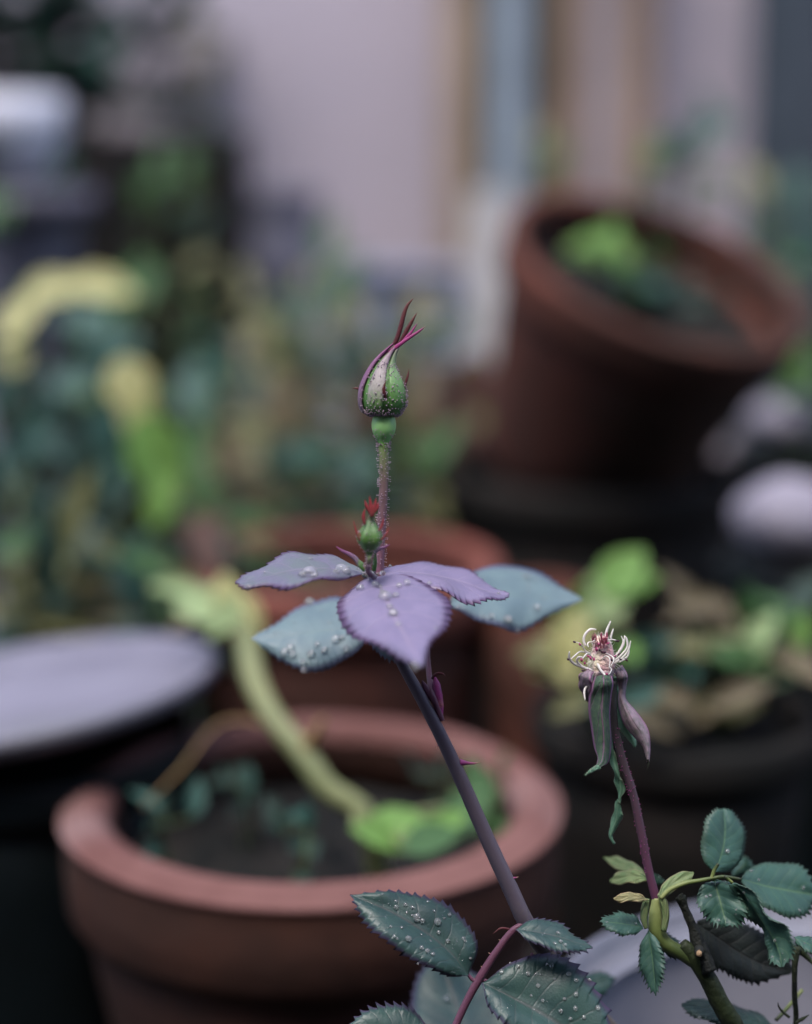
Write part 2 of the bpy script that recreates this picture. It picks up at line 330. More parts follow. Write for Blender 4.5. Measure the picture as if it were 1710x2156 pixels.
# ------------------------------------------------------------------ pots
def pot(name, label, cat, rimc, R, hr=.035, th=.014, rb=None, mat='terra', rmat='terra_rim', bmat=None, soil=.03, group=None, axis=None, H=None, smat='soil', chip=.0, band=None, lining=None):
    """rimc: centre of the rim's top; stands on the ground unless an axis and height are given"""
    rimc = Vector(rimc)
    if axis is None: axis = Vector((0, 0, 1)); H = rimc.z
    axis = axis.normalized(); base = rimc - axis*H
    Mx = Matrix.Translation(base) @ Vector((0, 0, 1)).rotation_difference(axis).to_matrix().to_4x4()
    rb = rb or R*.68
    t = Thing(name, label, cat, base, group or 'pots crowded together on the ground')
    ro = R*.93; e = th*.35
    body = [(0.0005, .002), (rb*.97, .002), (rb, .008)] + [(rb+(ro-rb)*q, .008+(H-hr-.004)*q) for q in (.25, .5, .75, 1)] + \
           [(R-th-.002, H-hr+.006), (R-th-.004, H-hr-.004), (rb-th, th), (.0005, th)]
    t.add('body', lathe(body, 56, Mx, .0015), M[bmat or mat])
    if band:
        hb = .008
        t.add('rim_band', lathe([(ro-.004, H-hr+.001), (R-.004, H-hr), (R-.0015, H-hr+.004), (R-.001, H-hr*.5), (R-.0015, H-hb)], 64, Mx, .002), M[band])
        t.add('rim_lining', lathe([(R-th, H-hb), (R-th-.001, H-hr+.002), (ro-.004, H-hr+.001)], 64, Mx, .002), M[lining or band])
        hr_ = hr; hr = hb
        t.add('rim', lathe([(R-.0016, H-hb-.0005), (R, H-hb+.002), (R, H-hb*.6), (R-.001, H-e*.8), (R-e*.6, H-e*.25), (R-e*1.6, H), (R-th+e*1.2, H), (R-th+.001, H-e*.5), (R-th, H-hb+.001), (R-th-.0005, H-hb-.0005)], 64, Mx, .002+chip), M[rmat])
        hr = hr_
    rim = [(ro-.004, H-hr+.001), (R-.004, H-hr), (R-.001, H-hr+.004), (R, H-hr*.5), (R-.001, H-e), (R-e*.6, H-e*.3), (R-e*1.6, H), (R-th+e*1.2, H), (R-th+.001, H-e*.5), (R-th, H-e*1.5), (R-th-.001, H-hr+.002), (ro-.004, H-hr+.001)]
    if not band: t.add('rim', lathe(rim[:1]+rim[1:6]+rim[5:6]+rim[6:], 64, Mx, .002+chip), M[rmat])
    Rs = R-th-.003 if soil < hr else (R-th-.006)
    prof = [(.0005, H-soil+.004)] + [(Rs*q, H-soil+.006*noise.noise(Vector((q*5, H*9, R*50)))) for q in (.25, .5, .75, .9, 1)]
    V, F = lathe(prof, 28, Mx)
    V = [v + axis*.006*noise.noise(v*60) for v in V]
    t.add('soil', (V, F), M[smat])
    t.H = H; t.base = base; t.Mx = Mx; t.Rr = R
    return t
potA = pot('terracotta_pot', 'wide terracotta pot with thick pinkish rim holding a trailing vine', 'flower pot', W(657, 1662, .68), .100, hr=.042, th=.019, mat='terra_shaded', rmat='terra_rim', bmat='terra_shaded', soil=.03, band='terra_shaded')
potB = pot('terracotta_pot', 'reddish terracotta pot half hidden behind the purple rose leaves', 'flower pot', W(715, 1172, .95), .092, hr=.03, th=.014, mat='terra', rmat='terra', bmat='terra_old', soil=.03)
pot('terracotta_pot', 'small rust-brown pot wedged below the leaning pot, behind the bud stem', 'flower pot', W(1130, 1235, .92), .030, hr=.012, th=.006, mat='terra_old', rmat='terra_old', soil=.012)
axC = (UP*math.cos(math.radians(19)) + RT*math.sin(math.radians(19)))
axC = axC*math.cos(math.radians(33)) - FW*math.sin(math.radians(33))
potC = pot('terracotta_pot', 'large dark terracotta pot leaning to one side on a brown pot', 'flower pot', W(1390, 562, 1.12), .106, hr=.032, th=.012, rb=.072, mat='terra_old', rmat='terra_old', soil=.036, axis=axC, H=.165, band='terra_old', lining='shaded_inner')
gb = potC.base
potG = pot('brown_pot', 'squat dark brown pot that carries the leaning terracotta pot', 'flower pot', (gb.x+.012, gb.y+.012, gb.z-.000), .112, hr=.03, th=.012, rb=.09, mat='brown_pot', rmat='brown_pot', soil=.02)
potE = pot('black_pot', 'tall black plastic pot topped by a pale round saucer', 'plant pot', W(45, 1480, .74) - Vector((0, 0, .012)), .076, hr=.02, th=.006, rb=.066, mat='black_pot', rmat='black_pot', soil=.03)
c = potE.base + Vector((0, 0, potE.H))
t = Thing('plant_saucer', 'pale lavender-grey plastic saucer lying on the tall black pot', 'saucer', c)
Ms = Matrix.Translation(c + Vector((0, 0, .009))) @ Matrix.Rotation(math.radians(-8), 4, 'Y') @ Matrix.Rotation(math.radians(-3), 4, 'X') @ Matrix.Scale(.80, 4)
t.add('dish', lathe([(.0005, .004), (.09, .004), (.092, .0045)], 56, Ms, .0006), M['saucer'])
t.add('lip', lathe([(.088, .001), (.102, .001), (.108, .006), (.109, .012), (.106, .0135), (.100, .012), (.092, .0055), (.088, .005)], 64, Ms, .001), M['saucer'])
potF = pot('white_pot', 'white plastic pot in which the rose canes are rooted', 'flower pot', W(1760, 2150, .51), .088, hr=.012, th=.004, rb=.066, mat='white_pot', rmat='white_pot', soil=.055)
potD = pot('brown_pot', 'low dark brown bowl overgrown with pale sprouting weeds', 'plant pot', W(1420, 1490, .80), .068, hr=.022, th=.008, rb=.05, mat='brown_pot', rmat='brown_pot', soil=.012)
potH = pot('black_pot', 'black plastic pot holding one large pale stone', 'plant pot', W(1720, 1185, .98), .058, hr=.02, th=.006, mat='black_pot', rmat='black_pot', soil=.012)
potI = pot('black_pot', 'black plastic pot behind the stone pot with a small pale stone on top', 'plant pot', W(1720, 945, 1.35), .07, hr=.02, th=.006, mat='black_pot', rmat='black_pot', soil=.012)
def stone(u, v, d, r, sq, lab):
    c = W(u, v, d); V, F = ball((0, 0, 0), r, 20, 12, sq)
    V = [c + x*(1+.12*noise.noise(x*40)) for x in V]
    solo('stone', (V, F), M['stone'], lab, 'stone', loc=c - Vector((0, 0, r*sq[2])))
stone(1668, 1092, .98, .031, (1.1, .9, .8), 'large pale lavender stone resting on the soil of a black pot')
stone(1665, 885, 1.35, .026, (1.3, 1, .75), 'small pale stone on the black pot behind the larger stone')
potJ = pot('grey_pot', 'tall grey-violet plastic pot in front of the mauve wall', 'plant pot', WY(575, 400, 1.9), .052, hr=.03, th=.006, rb=.044, mat='grey_pot', rmat='grey_pot', soil=.02)
# pale blue tray at the foot of the boards
c = WY(845, 600, 1.8)
t = Thing('seed_tray', 'pale blue plastic seed tray propped in front of the mauve wall', 'tray', (c.x, c.y, 0))
hw = .075
t.add('tray_shell', box(c.x-hw, c.x+hw, c.y-.006, c.y+.006, .0, c.z+.012), M['tray'], smooth=False)
t.add('tray_lip', box(c.x-hw-.008, c.x+hw+.008, c.y-.018, c.y+.010, c.z+.0125, c.z+.022), M['tray'], smooth=False)
t = Thing('white_board', 'short off-white board standing beside the leaning terracotta pot', 'board', (WY(1010, 700, 1.7).x, 1.7, 0))
b0 = WY(1010, 700, 1.7)
t.add('plank', box(b0.x-.014, b0.x+.030, 1.69, 1.71, 0, WY(1010, 400, 1.7).z), M['wood_white'], smooth=False)
t.add('batten', box(b0.x-.010, b0.x+.016, 1.711, 1.725, .1, .14), M['wood_white'], smooth=False)
pot('brown_pot', 'small mauve-brown pot between the tilted pot and the bud', 'flower pot', W(955, 770, 1.3), .034, hr=.016, th=.006, mat='mauve_pot', rmat='mauve_pot', soil=.012)
# dark crate at the left
a, b = WY(150, 275, 1.62), WY(485, 275, 1.62)
t = Thing('wooden_crate', 'dark slatted wooden crate stood on end behind the yellow leaves', 'crate', (a.x, 1.62, 0))
zt = a.z
for i in range(6):
    z0 = zt*i/6+.002; z1 = zt*(i+1)/6-.010
    t.add('slat', box(a.x, b.x, 1.62, 1.632, z0, z1), M['crate'], smooth=False)
for x in (a.x+.003, b.x-.028): t.add('corner_post', box(x, x+.025, 1.633, 1.66, 0, zt-.002), M['crate'], smooth=False)
t.add('back_panel', box(a.x+.001, b.x-.001, 1.80, 1.812, 0, zt-.001), M['crate'], smooth=False)
for x in (a.x+.001, b.x-.013): t.add('side_panel', box(x, x+.012, 1.661, 1.799, 0, zt-.003), M['crate'], smooth=False)
# white bowl on a pedestal
c = WY(0, 283, 1.5)
t = Thing('pedestal', 'slim grey-violet pedestal under the white bowl', 'pedestal', (c.x, c.y, 0))
zb = c.z-.045
t.add('shaft', lathe([(.0005, .001), (.07, .001), (.068, .02), (.045, .04), (.04, zb*.5), (.046, zb-.03)], 32, Matrix.Translation((c.x+.02, c.y, 0))), M['grey_pot'])
t.add('cap', lathe([(.044, zb-.031), (.062, zb-.02), (.062, zb-.001), (.0005, zb-.001)], 32, Matrix.Translation((c.x+.02, c.y, 0))), M['grey_pot'])
bowlm = Matrix.Translation((c.x, c.y, zb)) @ Matrix.Diagonal((.78, .78, 1, 1))
t = Thing('white_bowl', 'round white bowl planter standing on the slim pedestal', 'bowl planter', (c.x, c.y, zb))
t.add('bowl', lathe([(.0005, .000), (.03, .000), (.06, .02), (.072, .05), (.073, .078), (.069, .079), (.067, .05), (.05, .02), (.0005, .012)], 40, bowlm, .001), M['bowl_white'])
t.add('soil', lathe([(.0005, .062), (.03, .064), (.066, .06)], 24, bowlm), M['soil'])

# ------------------------------------------------------------------ background foliage
_lm = {}
def unit_leaf(mat, shape):
    key = (mat, shape)
    if key in _lm: return _lm[key]
    hw, droop, cup = {0: (.24, .22, .10), 1: (.34, .15, .06), 2: (.10, .35, .05), 3: (.19, .05, .12)}[shape]
    V, F, U = [], [], []; nt_, ns = 9, 2
    for i in range(nt_+1):
        t = i/nt_; w = hw*math.sin(math.pi*min(1, t*.97+.015)**.85)**.8
        for j in range(-ns, ns+1):
            s = j/ns
            V.append(Vector((t, s*w, -droop*t*t + cup*abs(s)**1.5*w/hw + .015*math.sin(t*17+j)))); U.append((.5+s/2, t))
    n = 2*ns+1
    for i in range(nt_):
        for j in range(2*ns): a = i*n+j; F.append((a, a+n, a+n+1, a+1))
    _lm[key] = make_mesh('leaf', (V, F, U), M[mat]); return _lm[key]
def leaf_matrix(base, dirn, nrm, L, wid=1.0):
    x = dirn.normalized(); z = (nrm - x*nrm.dot(x)).normalized(); y = z.cross(x)
    R = Matrix((x, y, z)).transposed().to_4x4()
    return Matrix.Translation(base) @ R @ Matrix.Diagonal((L, L*wid, L, 1))
def rv(s): return Vector((rnd.uniform(-s, s), rnd.uniform(-s, s), rnd.uniform(-s, s)))
def plant(name, label, cat, root, shoots, feats=(), group=None, stem=.0018, stmat='stem_bg'):
    """shoots: (u, v, d, n_leaves, leaf_m, [mats], shape); feats: single leaves (u, v, d, length_px, angle, mat, shape, width)"""
    root = Vector(root); t = Thing(name, label, cat, root, group)
    for (u, v, d, n, L, mats, shp) in shoots:
        tip = W(u, v, d); h = tip-root; bulge = Vector((h.x*.15, h.y*.15, abs(h.z)*.25)) + rv(.012)
        P = [root+Vector((rnd.uniform(-.008, .008), rnd.uniform(-.008, .008), -.004)), root+h*.5+bulge, tip]
        st = t.add('stem', tube(P, [stem*1.4, stem, stem*.6], 6, 10), M[stmat])
        for i in range(n):
            q = 1 - .62*(i/max(1, n-1)) if n > 1 else 1
            b = crom(P, q); a = i*2.4+rnd.uniform(-.5, .5)
            dv = Vector((math.cos(a), math.sin(a)*.8, rnd.uniform(-.1, .55)))
            if i == 0: dv = (h.normalized()+rv(.3))
            nr = Vector((0, -.45, .9)) + rv(.45)
            t.inst('leaf', unit_leaf(rnd.choice(mats), shp), leaf_matrix(b, dv, nr, L*rnd.uniform(.75, 1.2), rnd.uniform(.85, 1.2)))
    for (u, v, d, Lp, ang, mat, shp, wid) in feats:
        a = math.radians(ang); dv = RT*math.cos(a)+UP*math.sin(a)+FW*rnd.uniform(-.25, .1)
        L = px(Lp, d); c = W(u, v, d); base = c - dv.normalized()*L*.5
        nr = -FW*.75 + Vector((0, 0, .55)) + rv(.15)
        t.inst('leaf', unit_leaf(mat, shp), leaf_matrix(base, dv, nr, L, wid))
        h = base-root
        t.add('stem', tube([root+rv(.004), root+h*.55+Vector((h.x*.12, 0, abs(h.z)*.2)), base+dv*.002], [stem*1.3, stem, stem*.6], 6, 10), M[stmat])
    return t
def gr(u, d): p = W(u, 1300, d); return Vector((p.x, p.y, 0))
def inpot(T, dx=0, dy=0, s=.03): return T.Mx @ Vector((dx, dy, T.H-s))
D, T_, G, B, PL, Y, O, TN, RS = 'lf_dark lf_teal lf_green lf_bright lf_pale lf_yellow lf_olive lf_tan lf_rust'.split()
BED = 'plants crowding the bed at the foot of the wall'
plant('garden_plant', 'leafy plant with broad yellow upper leaves beneath the dark crate', 'plant', gr(120, 1.25),
      [(60, 760, 1.2, 7, .05, [T_, D], 0), (230, 690, 1.2, 8, .05, [T_, T_, G], 0), (150, 800, 1.18, 7, .05, [D, T_], 0), (20, 850, 1.15, 6, .05, [D, T_], 0), (5, 960, 1.1, 7, .06, [D, D, T_], 0), (-20, 1050, 1.05, 7, .06, [D, D], 0), (300, 640, 1.25, 5, .04, [T_, G], 0)],
      [(120, 605, 1.08, 140, 12, Y, 0, 1.1), (215, 600, 1.08, 140, -4, Y, 0, 1.1), (40, 665, 1.07, 130, 55, Y, 0, 1.2), (25, 740, 1.07, 90, 100, Y, 1, 1), (190, 680, 1.15, 150, -20, T_, 1, 1), (230, 740, 1.15, 150, 200, T_, 0, 1.2)], BED, stem=.0025)
plant('garden_plant', 'plant with one bright yellow-green drooping leaf above the pale saucer', 'plant', gr(250, 1.05),
      [(140, 930, 1.02, 7, .045, [D, T_], 0), (60, 1020, 1.0, 7, .045, [D, T_], 0), (200, 1050, 1.0, 6, .045, [T_, D], 0), (400, 960, 1.1, 6, .04, [G, T_, O], 0)],
      [(275, 815, .93, 130, -70, Y, 1, 1.2), (295, 885, .93, 140, -75, Y, 0, 1.2), (330, 965, .92, 200, -70, B, 0, 1.3), (335, 1050, .92, 130, -100, B, 1, .9), (240, 920, 1.0, 160, -60, T_, 1, .8), (150, 800, 1.05, 110, 20, T_, 1, 1)], BED, stem=.0025)
plant('garden_plant', 'dusky plant with small olive and tan leaves left behind the bud', 'plant', gr(560, 1.35),
      [(430, 690, 1.35, 8, .038, [O, G, T_], 0), (520, 640, 1.45, 8, .038, [O, G, D], 0), (600, 760, 1.3, 8, .04, [O, D, TN], 0), (480, 830, 1.25, 8, .04, [O, T_, D], 0), (590, 880, 1.2, 8, .038, [TN, O, G], 0), (690, 660, 1.5, 8, .038, [G, O, O], 0), (640, 620, 1.5, 7, .04, [G, O], 0)],
      [(500, 965, 1.15, 150, 10, TN, 0, 1), (560, 930, 1.18, 130, -10, O, 0, 1), (640, 950, 1.15, 140, 5, T_, 0, 1), (560, 980, 1.15, 120, 160, PL, 0, .8), (620, 880, 1.2, 120, 20, TN, 0, 1)], BED)
plant('garden_plant', 'sprawling plant with olive and grey-green leaves directly behind the closed bud', 'plant', gr(800, 1.35),
      [(760, 720, 1.4, 8, .04, [O, RS, TN], 0), (860, 700, 1.45, 8, .04, [O, O, TN], 0), (740, 850, 1.25, 7, .04, [RS, O, D], 0), (820, 960, 1.15, 6, .036, [G, T_], 0), (700, 960, 1.2, 7, .04, [G, T_, O], 0), (890, 660, 1.5, 6, .04, [O, Y], 0)],
      [(885, 700, 1.4, 150, 60, O, 0, 1.1), (880, 840, 1.25, 170, 80, TN, 0, .9), (930, 930, 1.15, 120, 60, G, 0, 1), (890, 960, 1.15, 110, 120, G, 0, 1), (710, 590, 1.6, 120, 70, G, 0, 1), (690, 500, 1.7, 110, 80, G, 0, .9), (735, 560, 1.7, 100, 40, T_, 0, 1)], BED)
plant('garden_plant', 'shadowy undergrowth of dark and rust leaves filling the bed behind the reddish pot', 'plant', gr(640, 1.15),
      [(u_, v_, 1.15+.0006*(1000-v_), 7, .05, [D, O, G, D, T_, TN], 0) for u_, v_ in ((420, 880), (500, 780), (560, 720), (640, 700), (690, 800), (540, 880), (620, 940), (480, 1010), (700, 1010), (590, 1040))], (), BED)
plant('garden_plant', 'olive and rust undergrowth between the bud and the leaning pot', 'plant', gr(860, 1.3),
      [(u_, v_, 1.2+.0006*(1000-v_), 7, .048, [D, O, G, D, RS, O], 0) for u_, v_ in ((780, 800), (830, 740), (900, 760), (960, 860), (860, 880), (780, 930), (930, 980), (840, 1030), (760, 690), (950, 720))],
      [(1000, 800, 1.22, 120, 80, RS, 1, .9), (960, 900, 1.2, 120, 100, RS, 1, 1)], BED)
plant('garden_plant', 'low dark plant with olive blades and ochre stalks beside the pale saucer', 'plant', gr(120, .93),
      [(40, 1120, .92, 6, .045, [O, D, G], 0), (150, 1180, .9, 6, .045, [O, D], 0), (90, 1250, .88, 6, .04, [O, D], 0), (220, 1130, .92, 6, .04, [G, D], 0), (250, 1250, .9, 6, .04, [D, T_], 0), (30, 1300, .86, 5, .04, [O, D, D], 0)],
      [(230, 1170, .9, 110, -50, Y, 3, .6), (90, 1100, .92, 150, 130, D, 3, .8), (190, 1240, .88, 190, 5, TN, 3, .4), (60, 1200, .88, 200, 30, O, 3, .3), (110, 1320, .86, 200, 170, O, 3, .5), (250, 1300, .88, 150, 10, TN, 3, .6)], BED)
plant('garden_plant', 'small pale plant squeezed between the saucer and the reddish pot', 'plant', gr(400, .92),
      [(430, 1080, 1.0, 6, .036, [D, G, RS], 0), (380, 1230, .9, 5, .04, [D, T_], 0), (300, 1330, .88, 5, .04, [D, T_], 0)],
      [(330, 1190, .88, 150, -15, G, 0, .8), (390, 1230, .87, 110, -50, O, 0, .9), (420, 1120, .92, 120, 30, RS, 1, 1), (440, 1170, .9, 110, 80, RS, 1, 1)], BED)
plant('crate_plant', 'shadowy climbing plant with olive leaves in front of the dark crate', 'plant', WY(330, 700, 1.56)*1 - Vector((0, 0, WY(330, 700, 1.56).z)),
      [(330, 350, 1.55, 6, .034, [D, D, G], 0), (400, 400, 1.55, 6, .034, [D, O, G], 0), (300, 440, 1.55, 5, .034, [D, D, G], 0), (420, 510, 1.5, 6, .036, [O, D, D], 0), (440, 330, 1.58, 4, .03, [O, D], 0)],
      [(425, 545, 1.5, 90, 40, O, 0, 1), (330, 370, 1.5, 80, 60, G, 0, 1)])
plant('trailing_plant', 'green trailing plant spilling from the white bowl', 'plant', bowlm @ Vector((0, 0, .06)),
      [(-60, 210, 1.5, 5, .04, [G, D], 0), (-30, 390, 1.42, 5, .045, [G, D], 0), (10, 400, 1.42, 4, .04, [G, G, D], 0)])
plant('hanging_shrub', 'dark teal shrub growing high in front of the mauve wall above the crate', 'shrub', Vector((-.62, 2.15, 0)),
      [(20, 40, 2.0, 10, .15, [D, D, T_], 0), (90, 130, 2.0, 10, .15, [D, D], 0), (260, 40, 2.05, 9, .14, [D, T_, D], 0), (380, 0, 2.1, 8, .14, [D, D], 0), (60, 320, 1.95, 7, .12, [D, D], 0), (-40, 180, 1.95, 10, .15, [D, D], 0), (60, 220, 2.0, 6, .12, [D, T_], 0), (210, -40, 2.05, 9, .15, [D, T_], 0), (100, -80, 2.0, 10, .15, [D], 0), (-60, -60, 2.0, 10, .15, [D], 0)], stem=.005)
plant('wall_sprig', 'thin olive sprig rising behind the dark crate against the wall', 'sprig', WY(420, 700, 2.1) - Vector((0, 0, WY(420, 700, 2.1).z)),
      [(410, 90, 2.1, 8, .06, [O, G, O], 0), (440, 180, 2.1, 7, .05, [O, G], 0), (380, 230, 2.1, 5, .05, [O, D], 0)], stem=.003)
plant('leafy_branch', 'green-leaved branch reaching up behind the leaning terracotta pot', 'branch', gr(1400, 1.5),
      [(1490, 280, 1.45, 6, .045, [T_, G], 0), (1410, 340, 1.4, 4, .036, [G, T_], 0), (1380, 360, 1.4, 3, .035, [G, PL], 0)],
      [(1500, 270, 1.4, 120, 40, T_, 0, 1.1), (1440, 320, 1.4, 110, 50, T_, 0, 1.0), (1380, 335, 1.4, 80, 30, G, 0, 1)])
plant('fern_clump', 'dark green leafy clump beyond the rim of the leaning pot', 'plant', gr(1720, 1.5),
      [(1640, 470, 1.5, 7, .05, [T_, D, G], 0), (1700, 450, 1.5, 7, .05, [T_, D], 0), (1600, 420, 1.55, 5, .04, [G, O], 0), (1720, 560, 1.45, 7, .05, [D, T_], 0), (1690, 800, 1.3, 6, .045, [G, B], 0), (1740, 770, 1.3, 5, .045, [G, G], 0)])
plant('board_weed', 'yellow-green weed in front of the boards above the leaning pot', 'plant', gr(1150, 1.7),
      [(1130, 320, 1.7, 5, .04, [O, B, G], 0), (1160, 360, 1.7, 5, .035, [O, G], 0)])
plant('pot_seedling', 'bright green seedling growing inside the leaning terracotta pot', 'plant', inpot(potC, .0, .0, .036),
      [(1290, 500, 1.10, 6, .03, [B, G, G], 0), (1330, 570, 1.08, 6, .03, [G, T_], 0), (1420, 610, 1.07, 6, .032, [T_, D], 0), (1500, 640, 1.06, 5, .03, [T_, D], 0), (1380, 560, 1.10, 5, .03, [D, G], 0)],
      [(1280, 500, 1.06, 80, 60, B, 0, 1.2), (1310, 530, 1.06, 80, 100, B, 0, 1.1)], stem=.0012)
# pot D weeds
plant('sprouting_weed', 'pale lime weed sprouting tall from the brown bowl beside the spent bloom', 'plant', inpot(potD, -.035, .0, .014),
      [(1240, 1330, .78, 5, .03, [PL, B], 0), (1210, 1400, .77, 5, .03, [Y, PL, O], 0)],
      [(1310, 1205, .76, 130, 50, B, 1, 1.1), (1275, 1250, .76, 130, 70, PL, 1, 1.2), (1340, 1230, .76, 100, 30, B, 0, 1.1), (1210, 1330, .76, 120, 75, Y, 1, 1.0), (1190, 1390, .76, 110, 100, Y, 0, 1.1), (1290, 1330, .78, 110, 80, O, 0, 1.1), (1250, 1430, .76, 90, 60, PL, 0, 1), (1290, 1500, .735, 130, -25, D, 0, 1), (1210, 1480, .74, 120, 200, O, 0, .9), (1370, 1520, .73, 140, -15, TN, 0, .7), (1340, 1470, .74, 120, 30, T_, 0, 1), (1360, 1360, .78, 130, 20, T_, 0, 1)], stem=.0015)
plant('sprouting_weed', 'tangle of tan and dull green shoots at the back of the brown bowl', 'plant', inpot(potD, .025, .01, .014),
      [(1460, 1290, .82, 7, .028, [TN, RS, TN], 0), (1560, 1340, .80, 7, .028, [G, O, PL], 0), (1500, 1400, .78, 7, .028, [G, T_, O], 0), (1610, 1390, .78, 6, .028, [O, G, TN], 0), (1400, 1420, .78, 6, .028, [T_, G, D], 0), (1660, 1300, .82, 6, .03, [G, B, D], 0), (1440, 1480, .76, 6, .026, [TN, O], 0)],
      [(1480, 1270, .80, 130, 10, TN, 0, .9), (1560, 1460, .74, 150, 25, TN, 0, .8), (1500, 1500, .74, 150, 30, TN, 3, .6), (1600, 1340, .78, 130, 60, PL, 0, 1), (1690, 1330, .78, 90, 80, B, 0, 1)], stem=.0013)
plant('pot_seedling', 'small seedlings in the soil of the reddish pot behind the rose', 'plant', inpot(potB, -.01, 0, .03),
      [(640, 1210, .92, 4, .025, [O, TN], 0), (560, 1230, .93, 4, .025, [O, D], 0)], stem=.001)
# weeds in the wide pot
for (u, v, n, mats, lab) in [(380, 1740, 6, [T_, D], 'dark teal seedling by the near rim of the wide terracotta pot'), (500, 1690, 6, [D, T_], 'dark seedling between the vine and the teal seedling in the wide pot'), (620, 1770, 6, [D, D, T_], 'low dark seedling under the bend of the vine'), (900, 1650, 4, [D, O], 'thin dark seedling behind the vine tip in the wide pot'), (1030, 1660, 6, [G, T_], 'green seedling between the rose stem and the pot rim')]:
    d = .68 + (1700-v)*.0006; p0 = W(u, v, d); z = potA.H-.028
    plant('pot_seedling', lab, 'seedling', (p0.x, p0.y, z), [(u-25, v-14, d, 3, .014, mats, 0), (u+25, v-20, d, 3, .014, mats, 0)], group='seedlings in the wide pot', stem=.0007)

# the vine that arches out of the wide pot
r0 = W(800, 1745, .66); r0.z = potA.H-.03
t = Thing('vine', 'pale yellow-green vine arching out of the wide terracotta pot', 'vine', r0)
P = [r0, W(770, 1722, .655), W(690, 1660, .655), W(640, 1590, .66), W(575, 1510, .67), W(535, 1430, .685), W(520, 1350, .70), W(500, 1290, .72), W(455, 1265, .735), W(400, 1270, .75)]
t.add('stem', tube(P, [px(24, .66), px(25, .66), px(25, .66), px(25, .66), px(24, .66), px(25, .68), px(24, .7), px(22, .72), px(14, .74), px(8, .75)], 14, 60, .06), M['vine'])
t.add('spur', tube([W(640, 1580, .66), W(665, 1545, .655), W(680, 1515, .65)], [px(16, .66), px(13, .66), px(5, .66)], 10), M['vine_tan'])
t.add('tendril', tube([W(600, 1530, .668), W(470, 1520, .68), W(380, 1620, .66), W(300, 1700, .64)], [px(3.5, .66), px(3, .66), px(2.5, .66), px(1.5, .66)], 6, 20), M['vine_tan'])
for (u, v, d, Lp, ang, mat, shp, wid) in [(840, 1735, .64, 150, 8, B, 1, .9), (800, 1760, .63, 130, -18, B, 0, 1.1), (905, 1765, .625, 130, 20, G, 1, .9), (985, 1700, .64, 140, 60, G, 1, 1.0), (1010, 1650, .65, 110, 110, G, 0, 1.2), (930, 1740, .63, 120, 40, B, 0, 1.1), (440, 1275, .73, 150, 172, PL, 1, 1), (480, 1300, .71, 120, 215, PL, 0, 1.1), (480, 1255, .73, 100, 100, Y, 1, 1), (380, 1240, .76, 130, 160, PL, 0, .8), (530, 1290, .70, 100, -60, Y, 0, .9), (400, 1300, .74, 120, 200, TN, 0, .9)]:
    a = math.radians(ang); dv = RT*math.cos(a)+UP*math.sin(a)+FW*rnd.uniform(-.2, .1); L = px(Lp, d)
    base = W(u, v, d)-dv.normalized()*L*.5
    t.inst('leaf', unit_leaf(mat, shp), leaf_matrix(base, dv, -FW*.55+Vector((0, 0, .7))+rv(.1), L, wid))
    tgt = min([crom(P, q/30) for q in range(31)], key=lambda x: (x-base).length)
    t.add('petiole', tube([tgt, (tgt+base)*.5+Vector((0, 0, .002)), base+dv*.002], [.0014, .0012, .001], 6, 6), M['vine'])
# fallen leaves
V, F, U = [], [], []
for i in range(900):
    p0 = Vector((rnd.uniform(-1.2, 1.4), rnd.uniform(.5, 2.28), .004)); a = rnd.uniform(0, 6.3); L = rnd.uniform(.012, .03)
    x = Vector((math.cos(a), math.sin(a), rnd.uniform(-.1, .3))); y = Vector((-math.sin(a), math.cos(a), rnd.uniform(-.3, .3))); b = len(V)
    V += [p0-x*L, p0+y*L*.4+Vector((0, 0, .004)), p0+x*L+Vector((0, 0, .004)), p0-y*L*.4+Vector((0, 0, .004)), p0]; U += [(.5, 0), (0, .5), (.5, 1), (1, .5), (.5, .5)]
    F += [(b, b+1, b+4), (b+1, b+2, b+4), (b+2, b+3, b+4), (b+3, b, b+4)]
solo('leaf_litter', (V, F, U), M['lf_tan'], 'dry brown leaf litter scattered over the dark ground', 'leaf litter', kind='stuff')

